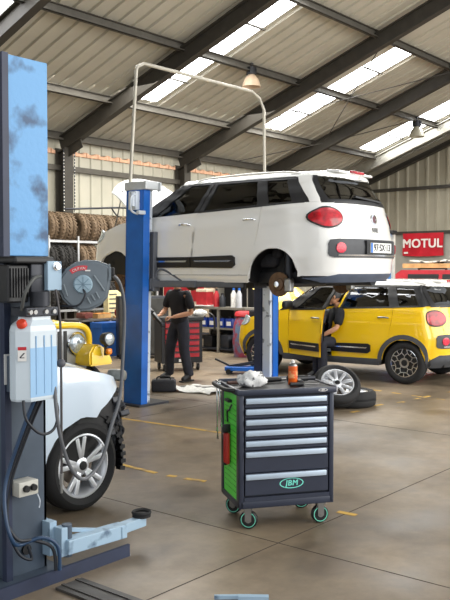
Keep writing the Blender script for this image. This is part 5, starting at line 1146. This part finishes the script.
t = thing('person', 'person with short grey hair sitting sideways in the open yellow car', 'person', (11.75, 7.28, 0), 0)
def rel(x, y, z): return Vector((x - 11.75, y - 7.28, z))
J = dict(pelvis=rel(11.60, 7.25, 0.64), chest=rel(11.57, 7.19, 0.98), neck=rel(11.55, 7.18, 1.19), head=rel(11.53, 7.23, 1.345), shl=rel(11.46, 7.06, 1.10), shr=rel(11.68, 7.34, 1.10), ell=rel(11.33, 7.06, 0.84), elr=rel(11.60, 7.50, 0.86), wrl=rel(11.22, 7.26, 0.72), wrr=rel(11.50, 7.62, 0.98),
         hipl=rel(11.52, 7.20, 0.60), hipr=rel(11.58, 7.34, 0.60), knl=rel(11.22, 7.27, 0.60), knr=rel(11.28, 7.40, 0.58), anl=rel(11.26, 7.27, 0.11), anr=rel(11.34, 7.44, 0.11), tol=rel(11.12, 7.33, 0.05), tor=rel(11.20, 7.52, 0.05))
HAIR0 = HAIR; HAIR = mat('grey_hair', (74, 74, 76), 0.7, var=0.3, scale=40)
person_mesh(t, J, (-0.5, 0.85, -0.12), [('l', (-0.1, 0.9, -0.3), (0.3, 0, -1), -1, 0.5), ('r', (-0.2, 1, 0.3), (0, 0, -1), 1, 0.6)])
HAIR = HAIR0

# ------------------------------------------------------------ the tool trolley
t = thing('tool_trolley', 'dark grey seven-drawer tool trolley with green side on castors', 'tool trolley', (4.73, 3.45, 0), R(-35))
CARTM = mat('cart_slate', (46, 52, 68), 0.42, 0.1, var=0.08, coat=0.15); CARTD = mat('cart_dark', (38, 42, 52), 0.5, var=0.1)
PULL = mat('drawer_pull_aluminium', (188, 204, 220), 0.38, 0.3, var=0.05); GREEN = mat('tool_green', (96, 238, 76), 0.45, var=0.06, coat=0.2)
m = MB(); m.span((-0.335, -0.215, 0.155), (0.335, 0.225, 0.93)); m.build('cabinet_body', CARTD, t)
m = MB()
for x in (-1, 1): m.span((x * 0.345 - (0.035 if x > 0 else -0.0), -0.24, 0.15), (x * 0.345 + (0.0 if x > 0 else 0.035), -0.16, 0.94), 0.008)
m.span((-0.345, -0.24, 0.15), (0.345, -0.16, 0.20), 0.006); m.span((-0.345, -0.235, 0.925), (0.345, 0.235, 0.945)); m.build('front_frame', CARTM, t, 40)
m = MB(); m.span((-0.345, 0.18, 0.15), (-0.315, 0.24, 0.94), 0.006); m.span((0.315, 0.18, 0.15), (0.345, 0.24, 0.94), 0.006); m.span((-0.345, -0.2, 0.15), (-0.33, 0.2, 0.19)); m.span((0.335, -0.2, 0.15), (0.345, 0.22, 0.93)); m.build('rear_frame', CARTM, t, 40)
tops = [0.912, 0.838, 0.766, 0.692, 0.620, 0.546, 0.392, 0.235]
for k in range(7):
    z1 = tops[k]; z0 = tops[k + 1] + 0.006
    d = MB().span((-0.305, -0.243, z0), (0.300, -0.20, z1), 0.003).build('drawer', CARTM, t)
    m = MB(); m.span((-0.302, -0.258, z1 - 0.042), (0.285, -0.243, z1 - 0.004), 0.005); m.build('drawer_pull', PULL, d, 40)
MB().span((-0.31, -0.243, 0.20), (0.31, -0.22, 0.228)).build('kick_panel', CARTM, t)
TEAL = mat('logo_teal', (120, 222, 204), 0.5, var=0.02)
lg = MB().lathe([(0, 0.002), (0.001, 0.002), (0.001, 0), (0, 0)], (0, -0.2435, 0.312), (0, -1, 0), 6).build('logo', TEAL, t)
m = MB(); n = 36
rows = [[(0.03 + a * math.cos(2 * math.pi * i / n), -0.2442, 0.310 + b_ * math.sin(2 * math.pi * i / n)) for a, b_ in ((0.088, 0.037), (0.080, 0.031))] for i in range(n + 1)]
m.grid(rows, (0, 0.001, 0)); m.build('logo_oval', TEAL, lg)
text('logo_lettering', 'JBM', 0.054, 0.0008, TEAL, lg, frame((0.03, -0.245, 0.310), (1, 0, 0), (0, 0, 1)), 0.0014, 0.12, 1.08)
m = MB(); m.span((-0.365, -0.252, 0.945), (0.36, 0.245, 0.962), 0.006); m.span((-0.365, -0.258, 0.928), (0.36, -0.235, 0.968), 0.008); m.span((-0.365, 0.225, 0.93), (0.36, 0.25, 0.985), 0.008); m.span((-0.37, -0.25, 0.935), (-0.345, 0.25, 0.975), 0.008); m.span((0.335, -0.25, 0.935), (0.362, 0.25, 0.975), 0.008); tp = m.build('top_tray', CARTM, t, 40)
MB().span((-0.34, -0.23, 0.962), (0.332, 0.222, 0.965)).build('tray_mat', BLACK, tp)
m = MB(); m.grid([[(0.255 + 0.034 * math.cos(2 * math.pi * i / n), -0.2585, 0.949 + 0.010 * math.sin(2 * math.pi * i / n)), (0.255 + 0.030 * math.cos(2 * math.pi * i / n), -0.2585, 0.949 + 0.007 * math.sin(2 * math.pi * i / n))] for i in range(n + 1)], (0, 0.001, 0)); sl = m.build('small_logo', LBL, tp)
text('small_logo_lettering', 'JBM', 0.014, 0.0005, LBL, sl, frame((0.255, -0.259, 0.949), (1, 0, 0), (0, 0, 1)), 0.0005)
# green perforated side with its hooks
m = MB(); m.span((-0.338, -0.165, 0.19), (-0.33, 0.185, 0.915)); nf = len(m.bm.faces)
for i in range(9):
    for j in range(17): m.box((-0.3385, -0.13 + 0.033 * i, 0.24 + 0.038 * j), (0.002, 0.008, 0.008))
m.bm.faces.ensure_lookup_table()
for f in m.bm.faces[nf:]: f.material_index = 1
m.build('perforated_side_panel', [GREEN, mat('hole_dark_green', (52, 140, 44), 0.8)], t)
m = MB(); m.tube([(-0.345, -0.21, 0.962), (-0.40, -0.19, 0.962), (-0.42, -0.10, 0.962), (-0.42, 0.14, 0.962), (-0.40, 0.21, 0.962), (-0.345, 0.23, 0.962)], 0.015, 10); m.build('push_handle', BLACK, t, 60)
m = MB(); m.box((-0.352, 0.02, 0.86), (0.03, 0.10, 0.02), None, 0.004); m.tube([(-0.345, -0.05, 0.84), (-0.365, -0.05, 0.80), (-0.35, 0.05, 0.78), (-0.345, 0.06, 0.7)], 0.006, 6); m.build('tool_hook', BLACK, t, 40)
RING = mat('castor_ring_green', (120, 220, 190), 0.4)
for sx in (-1, 1):
    for sy in (-1, 1):
        c, wv = castor(t, 0, 0, 0.0625)
        for q in (-1, 1): MB().lathe([(0.047, -0.001), (0.052, -0.001), (0.052, 0.002), (0.047, 0.002)], (q * 0.0185, 0, 0.0625), (q, 0, 0), 24, True).build('wheel_ring', RING, wv)
        MB().cyl((-0.022, 0, 0.0625), (0.022, 0, 0.0625), 0.022).build('wheel_hub', STEEL, wv, 40)
        c.location = (sx * 0.262, sy * 0.185, 0); c.rotation_euler = (0, 0, R(68 + 14 * sx - 9 * sy))
CM = Matrix.Translation((4.73, 3.45, 0)) @ Matrix.Rotation(R(-35), 4, 'Z'); TOP = 0.965
def on_cart(name, label, cat, x, y, rz=0, z=TOP, group=None): return thing(name, label, cat, CM @ V3(x, y, z), R(-35) + rz, group)
tt = on_cart('crimping_pliers', 'red-handled pliers hanging on the green side of the tool trolley', 'pliers', -0.362, 0.02, 0, 0.5)
m = MB(); m.bar((0, 0.02, 0.13), (0, 0.02, -0.09), 0.035, 0.03, bev=0.010); m.bar((0, -0.02, 0.13), (0, -0.025, -0.09), 0.03, 0.028, bev=0.010); m.build('grip', mat('grip_red', (190, 44, 36), 0.5), tt, 40)
m = MB(); m.bar((0, 0.0, 0.13), (0, 0.0, 0.19), 0.06, 0.02, bev=0.004); m.box((0, 0.06, 0.0), (0.03, 0.08, 0.22), None, 0.01); m.build('jaw', BLACK, tt, 40)
tt = on_cart('spanner_set', 'bright spanners hanging from the trolley handle on its green side', 'spanner', -0.405, 0.13, 0, 0.80)
for k, (dy, ln) in enumerate(((0, 0.30), (0.03, 0.36), (-0.03, 0.26))):
    m = MB(); m.bar((0.005 * k, dy, 0.15), (0.012 * k, dy, 0.15 - ln), 0.016, 0.007, up=(1, 0, 0), bev=0.002); m.lathe([(0.014, -0.004), (0.022, -0.004), (0.022, 0.004), (0.014, 0.004)], (0.005 * k, dy, 0.165), (1, 0, 0), 14, True)
    for q in (-1, 1): m.bar((0.012 * k, dy, 0.15 - ln), (0.012 * k, dy + q * 0.014, 0.12 - ln), 0.010, 0.007, up=(1, 0, 0))
    m.build('spanner', CHROME, tt, 40)
tt = on_cart('cleaning_rag', 'crumpled white rag on the left of the trolley top', 'rag', -0.20, -0.08)
m = MB(); m.ball((0, 0, 0.045), 0.095, (1.1, 0.75, 0.62), 28); rnd = random.Random(11)
from mathutils import noise as mn
for v in m.bm.verts:
    k = mn.noise(v.co * 22) * 0.028 + mn.noise(v.co * 48) * 0.012; v.co += v.normal * 0 + v.co.normalized() * k; v.co.z = max(v.co.z, 0.0)
m.build('cloth', mat('spotted_cloth', (232, 232, 230), 0.9, scale=18, rgb2=(110, 110, 112), thr=(0.40, 0.44), bump=0.3), tt, 80)
tt = on_cart('spray_can', 'orange spray can with white cap standing on the trolley top', 'spray can', 0.10, -0.07)
MB().lathe([(0, 0), (0.031, 0), (0.033, 0.004), (0.033, 0.135), (0, 0.135)], seg=24).build('can_body', mat('can_orange', (236, 104, 30), 0.35, coat=0.4), tt, 40)
MB().lathe([(0.033, 0.135), (0.028, 0.15), (0.018, 0.157), (0, 0.157)], seg=24).build('can_shoulder', STEEL, tt, 40)
MB().lathe([(0.014, 0.156), (0.014, 0.172), (0.008, 0.178), (0, 0.178)], seg=16).build('nozzle', LBL, tt, 40)
lbn = MB(); lbn.lathe([(0.0335, 0.05), (0.0335, 0.10)], seg=24); lbn.build('can_label', mat('can_label_pale', (240, 170, 110), 0.5, scale=30, rgb2=(230, 96, 40), thr=(0.45, 0.55)), tt, 40)
tt = on_cart('air_ratchet', 'black pneumatic ratchet lying on trolley top between rag and spray can', 'tool', -0.03, 0.06, 0.15)
m = MB(); m.cyl((-0.06, 0, 0.022), (0.09, 0, 0.022), 0.020, 0.016); m.ball((-0.07, 0, 0.025), 0.026, (1.2, 1, 0.9)); m.build('grip', BLACK, tt, 40); m = MB(); m.cyl((0.09, 0, 0.022), (0.13, 0, 0.022), 0.012); m.build('head', STEEL, tt, 40)
tt = on_cart('heat_gun', 'dark hand tool with trigger on the right of the trolley top', 'tool', 0.19, -0.03, 0.1)
m = MB(); m.cyl((-0.09, 0.05, 0.030), (0.06, 0.05, 0.030), 0.028, 0.022); m.bar((-0.02, 0.04, 0.02), (-0.05, -0.08, 0.02), 0.036, 0.034, bev=0.01); m.build('grip', BLACK, tt, 40); m = MB(); m.cyl((0.06, 0.05, 0.03), (0.12, 0.05, 0.03), 0.016); m.build('barrel', DARKSTEEL, tt, 40)
tt = on_cart('screwdriver', 'black-handled screwdriver near the front edge of the trolley top', 'screwdriver', 0.13, -0.15, 0.05)
MB().cyl((-0.08, 0, 0.016), (0.02, 0, 0.016), 0.015, 0.012).build('handle', BLACK, tt, 40); MB().cyl((0.02, 0, 0.016), (0.14, 0, 0.012), 0.004).build('shaft', STEEL, tt, 40)
tt = on_cart('socket_wrench', 'dull dark wrench on the left end of the trolley top', 'wrench', -0.28, 0.04, 0.3)
MB().cyl((-0.08, 0, 0.016), (0.05, 0, 0.016), 0.014).build('handle', mat('brown_grip', (92, 62, 54), 0.6), tt, 40); MB().cyl((0.06, 0, 0.0), (0.06, 0, 0.035), 0.022).build('head', DARKSTEEL, tt, 40)

# ------------------------------------------------------------ wheels lying on the floor behind the trolley
t = thing('loose_wheel', 'silver multi-spoke wheel leaning tilted on another tyre behind the trolley', 'wheel', (9.02, 5.62, 0.285))
make_wheel(t, 'tyre', (0, 0, 0), 0.31, 0.20, 0.215, 9, False)
FW = [V3(-0.46, -0.50, 0.74)]
n = FW[0].normalized(); t.rotation_mode = 'QUATERNION'; t.rotation_quaternion = n.to_track_quat('Y', 'Z')
t2 = thing('loose_wheel', 'dark tyre lying flat under the tilted silver wheel', 'wheel', (9.33, 5.58, 0.105))
make_wheel(t2, 'tyre', (0, 0, 0), 0.32, 0.21, 0.21, 9, False); t2.rotation_euler = (R(90), 0, 0)
t3 = thing('loose_wheel', 'dark tyre lying flat on the floor behind the green side of the trolley', 'wheel', (8.12, 6.42, 0.105))
make_wheel(t3, 'tyre', (0, 0, 0), 0.32, 0.21, 0.21, 7, False); t3.rotation_euler = (R(90), 0, 0)

# ------------------------------------------------------------ bits on the floor
m = MB(); rnd = random.Random(4); rows = []
for i in range(9): rows.append([(8.75 + 0.075 * i + 0.05 * math.sin(j), 7.55 + 0.11 * j + 0.04 * math.sin(i * 1.3), 0.012 + 0.05 * rnd.random()) for j in range(8)])
m.grid(rows, (0, 0, -0.01)); tag(m.build('plastic_sheet', WHITEISH, None, 60), 'crumpled white plastic sheet on the floor left of the trolley', 'sheet')
m = MB(); m.bar((9.05, 8.05, 0.03), (9.45, 7.75, 0.03), 0.05, 0.04); m.bar((9.2, 8.1, 0.03), (9.0, 8.35, 0.03), 0.04, 0.03); tag(m.build('metal_bar', STEEL, None), 'thin bright metal bar on the floor above the plastic sheet', 'bar')
t = thing('trolley_jack', 'low blue trolley jack on floor beside the second lift post', 'jack', (11.0, 8.72, 0), R(-60))
m = MB(); m.box((0, 0, 0.09), (0.62, 0.24, 0.07), None, 0.01); m.build('jack_frame', BLUE, t)
m = MB(); m.bar((-0.25, 0, 0.12), (0.2, 0, 0.20), 0.09, 0.05); m.cyl((0.2, 0, 0.2), (0.2, 0, 0.25), 0.05); m.bar((-0.25, 0, 0.14), (-0.5, 0.05, 0.24), 0.03, 0.03); m.build('jack_arm', DARKSTEEL, t)
for sx in (-0.24, 0.24):
    for sy in (-0.13, 0.13): MB().cyl((sx, sy - 0.02, 0.045), (sx, sy + 0.02, 0.045), 0.045).build('jack_wheel', BLACK, t, 40)
t = thing('lift_arm_bar', 'grey toothed steel bar lying on the floor behind the trolley', 'bar', (10.75, 6.7, 0), R(35))
m = MB(); m.box((0, 0, 0.05), (1.25, 0.11, 0.09), None, 0.01); m.build('bar_body', mat('bar_grey', (116, 116, 108), 0.5, 0.3, var=0.2), t)
m = MB()
for k in range(20): m.box((-0.58 + 0.06 * k, -0.03, 0.105), (0.028, 0.03, 0.022))
m.build('rack_teeth', PALESTEEL, t)
m = MB(); m.box((0.66, 0, 0.08), (0.12, 0.14, 0.12), None, 0.02); m.build('end_block', mat('end_green', (120, 150, 84), 0.6), t)
m = MB(); m.bar((3.33, 2.84, 0.012), (3.46, 2.69, 0.012), 0.02, 0.02); m.bar((3.40, 2.73, 0.015), (3.50, 2.60, 0.015), 0.035, 0.025); tag(m.build('blue_metal_bar', ARMBLUE, None), 'pale blue metal bar on the floor at the bottom edge', 'bar')
m = MB(); m.ball((4.96, 3.22, 0.30), 0.016, (1, 1, 1), 12)
bpy.data.meshes.remove(bpy.data.meshes.new('x')); m.bm.free()

# ------------------------------------------------------------ right background: banner, second lift post, red van with planks
BANR = mat('banner_red', (190, 14, 36), 0.5, var=0.1, scale=3)
t = thing('banner', 'red advertising banner with white lettering on the gable wall', 'banner', (XG - 0.13, 12.22, 2.62))
rows = [[(0.02 * math.sin(i * 0.9 + j), 0.72 - 1.44 * i / 16, 0.37 - 0.74 * j / 6 - (0.025 * math.sin(math.pi * i / 16) if j == 6 else 0)) for i in range(17)] for j in range(7)]
MB().grid(rows, (0.008, 0, 0)).build('banner_cloth', BANR, t, 60)
text('banner_lettering', 'MOTUL', 0.40, 0.004, mat('banner_white', (236, 228, 220), 0.5, var=0.03), t, frame((-0.045, 0.0, 0.02), (0, -1, 0), (0, 0, 1)), 0.012, 0, 1.06)
m = MB(); m.span((-0.03, 0.52, -0.30), (-0.022, 0.66, -0.24)); m.build('small_print', _m['banner_white'], t)
t = thing('lift_post', 'slim blue lift post with pale rail behind the raised white car', 'car lift', (17.15, 9.25, 0))
MB().span((-0.08, -0.02, 0.02), (0.02, 0.10, 2.62)).build('post', mat('mid_blue', (58, 118, 182), 0.45), t)
MB().span((0.02, -0.09, 0.02), (0.09, 0.0, 2.60)).build('inner_rail', mat('rail_cream', (206, 204, 196), 0.5), t)
MB().span((-0.10, -0.12, 2.62), (0.12, 0.12, 2.70), 0.01).build('top_cap', BLACK, t)
MB().span((-0.3, -0.3, 0), (0.3, 0.3, 0.02)).build('base_plate', BLUE, t)
t = thing('van', 'red van with dark windows behind the yellow car, planks on its roof', 'van', (19.2, 7.65, 0), R(-90))
VRED = mat('van_red', (170, 36, 48), 0.4, coat=0.3)
def vside(x, z): return (x, -0.92 + (0.12 * max(0, (z - 1.0)) / 0.75), z)
body = [(-2.1, 0.35), (2.05, 0.35), (2.15, 0.6), (2.10, 0.95), (1.35, 1.08), (0.75, 1.70), (0.55, 1.78), (-1.95, 1.78), (-2.1, 1.68)]
m = MB(); m.prism(body, lambda x, z: (x, -0.92 + 0.12 * max(0, (z - 1.0)), z), lambda x, z: (x, 0.92 - 0.12 * max(0, (z - 1.0)), z)); m.build('van_body', VRED, t, 30)
for s in (-1, 1):
    for a, b_ in ((-1.75, -0.95), (-0.85, 0.05)):
        MB().prism([(a, 1.25), (b_, 1.25), (b_, 1.68), (a, 1.68)], lambda x, z: (x, s * (0.935 - 0.12 * (z - 1.0)), z), lambda x, z: (x, s * (0.90 - 0.12 * (z - 1.0)), z)).build('side_window', BLACK, t)
    MB().prism([(0.15, 1.25), (1.1, 1.25), (0.68, 1.66), (0.15, 1.66)], lambda x, z: (x, s * (0.935 - 0.12 * (z - 1.0)), z), lambda x, z: (x, s * (0.90 - 0.12 * (z - 1.0)), z)).build('side_window', BLACK, t)
    for x in (-1.35, 1.35): make_wheel(t, 'wheel', (x, s * 0.84, 0.32), 0.32, 0.2, 0.2, 5, False, s)
    MB().span((-2.13, s * 0.7 - 0.09, 0.8), (-2.08, s * 0.7 + 0.09, 1.1)).build('tail_lamp', REDLAMP, t)
for x in (-1.5, 0.2):
    m = MB(); m.span((x - 0.02, -0.8, 1.80), (x + 0.02, 0.8, 1.83)); m.span((x - 0.02, -0.78, 1.77), (x + 0.02, -0.74, 1.82)); m.span((x - 0.02, 0.74, 1.77), (x + 0.02, 0.78, 1.82)); m.build('roof_bar', BLACK, t)
for k, (dy, ln, mt, lb) in enumerate(((0.55, 3.3, WOOD, 'raw wooden plank on the van roof, nearest the raised car'), (0.28, 3.1, mat('pale_plank', (214, 204, 184), 0.7, var=0.2), 'pale painted plank on the van roof'), (0.0, 3.4, WOOD, 'raw wooden plank at the far side of the van roof'))):
    tag(MB().box((19.2 - dy, 8.0 + 0.1 * k, 1.885), (0.22, ln, 0.11), Matrix.Rotation(0.02 * k, 3, 'Z')).build('plank', mt), lb, 'plank', 'planks on the van roof')
m = MB(); rows = []
rnd = random.Random(9)
for i in range(14): rows.append([(18.55 + 0.1 * j, 6.6 + 0.22 * i, 1.98 + 0.05 * rnd.random() + 0.03 * math.sin(i)) for j in range(6)])
m.grid(rows, (0, 0, -0.03)); tag(m.build('folded_sheet', mat('striped_sheet', (216, 212, 200), 0.8, rgb2=(50, 50, 50), thr=(0.40, 0.46), scale=5), None, 60), 'crumpled pale sheet lying over the planks on the van', 'sheet')
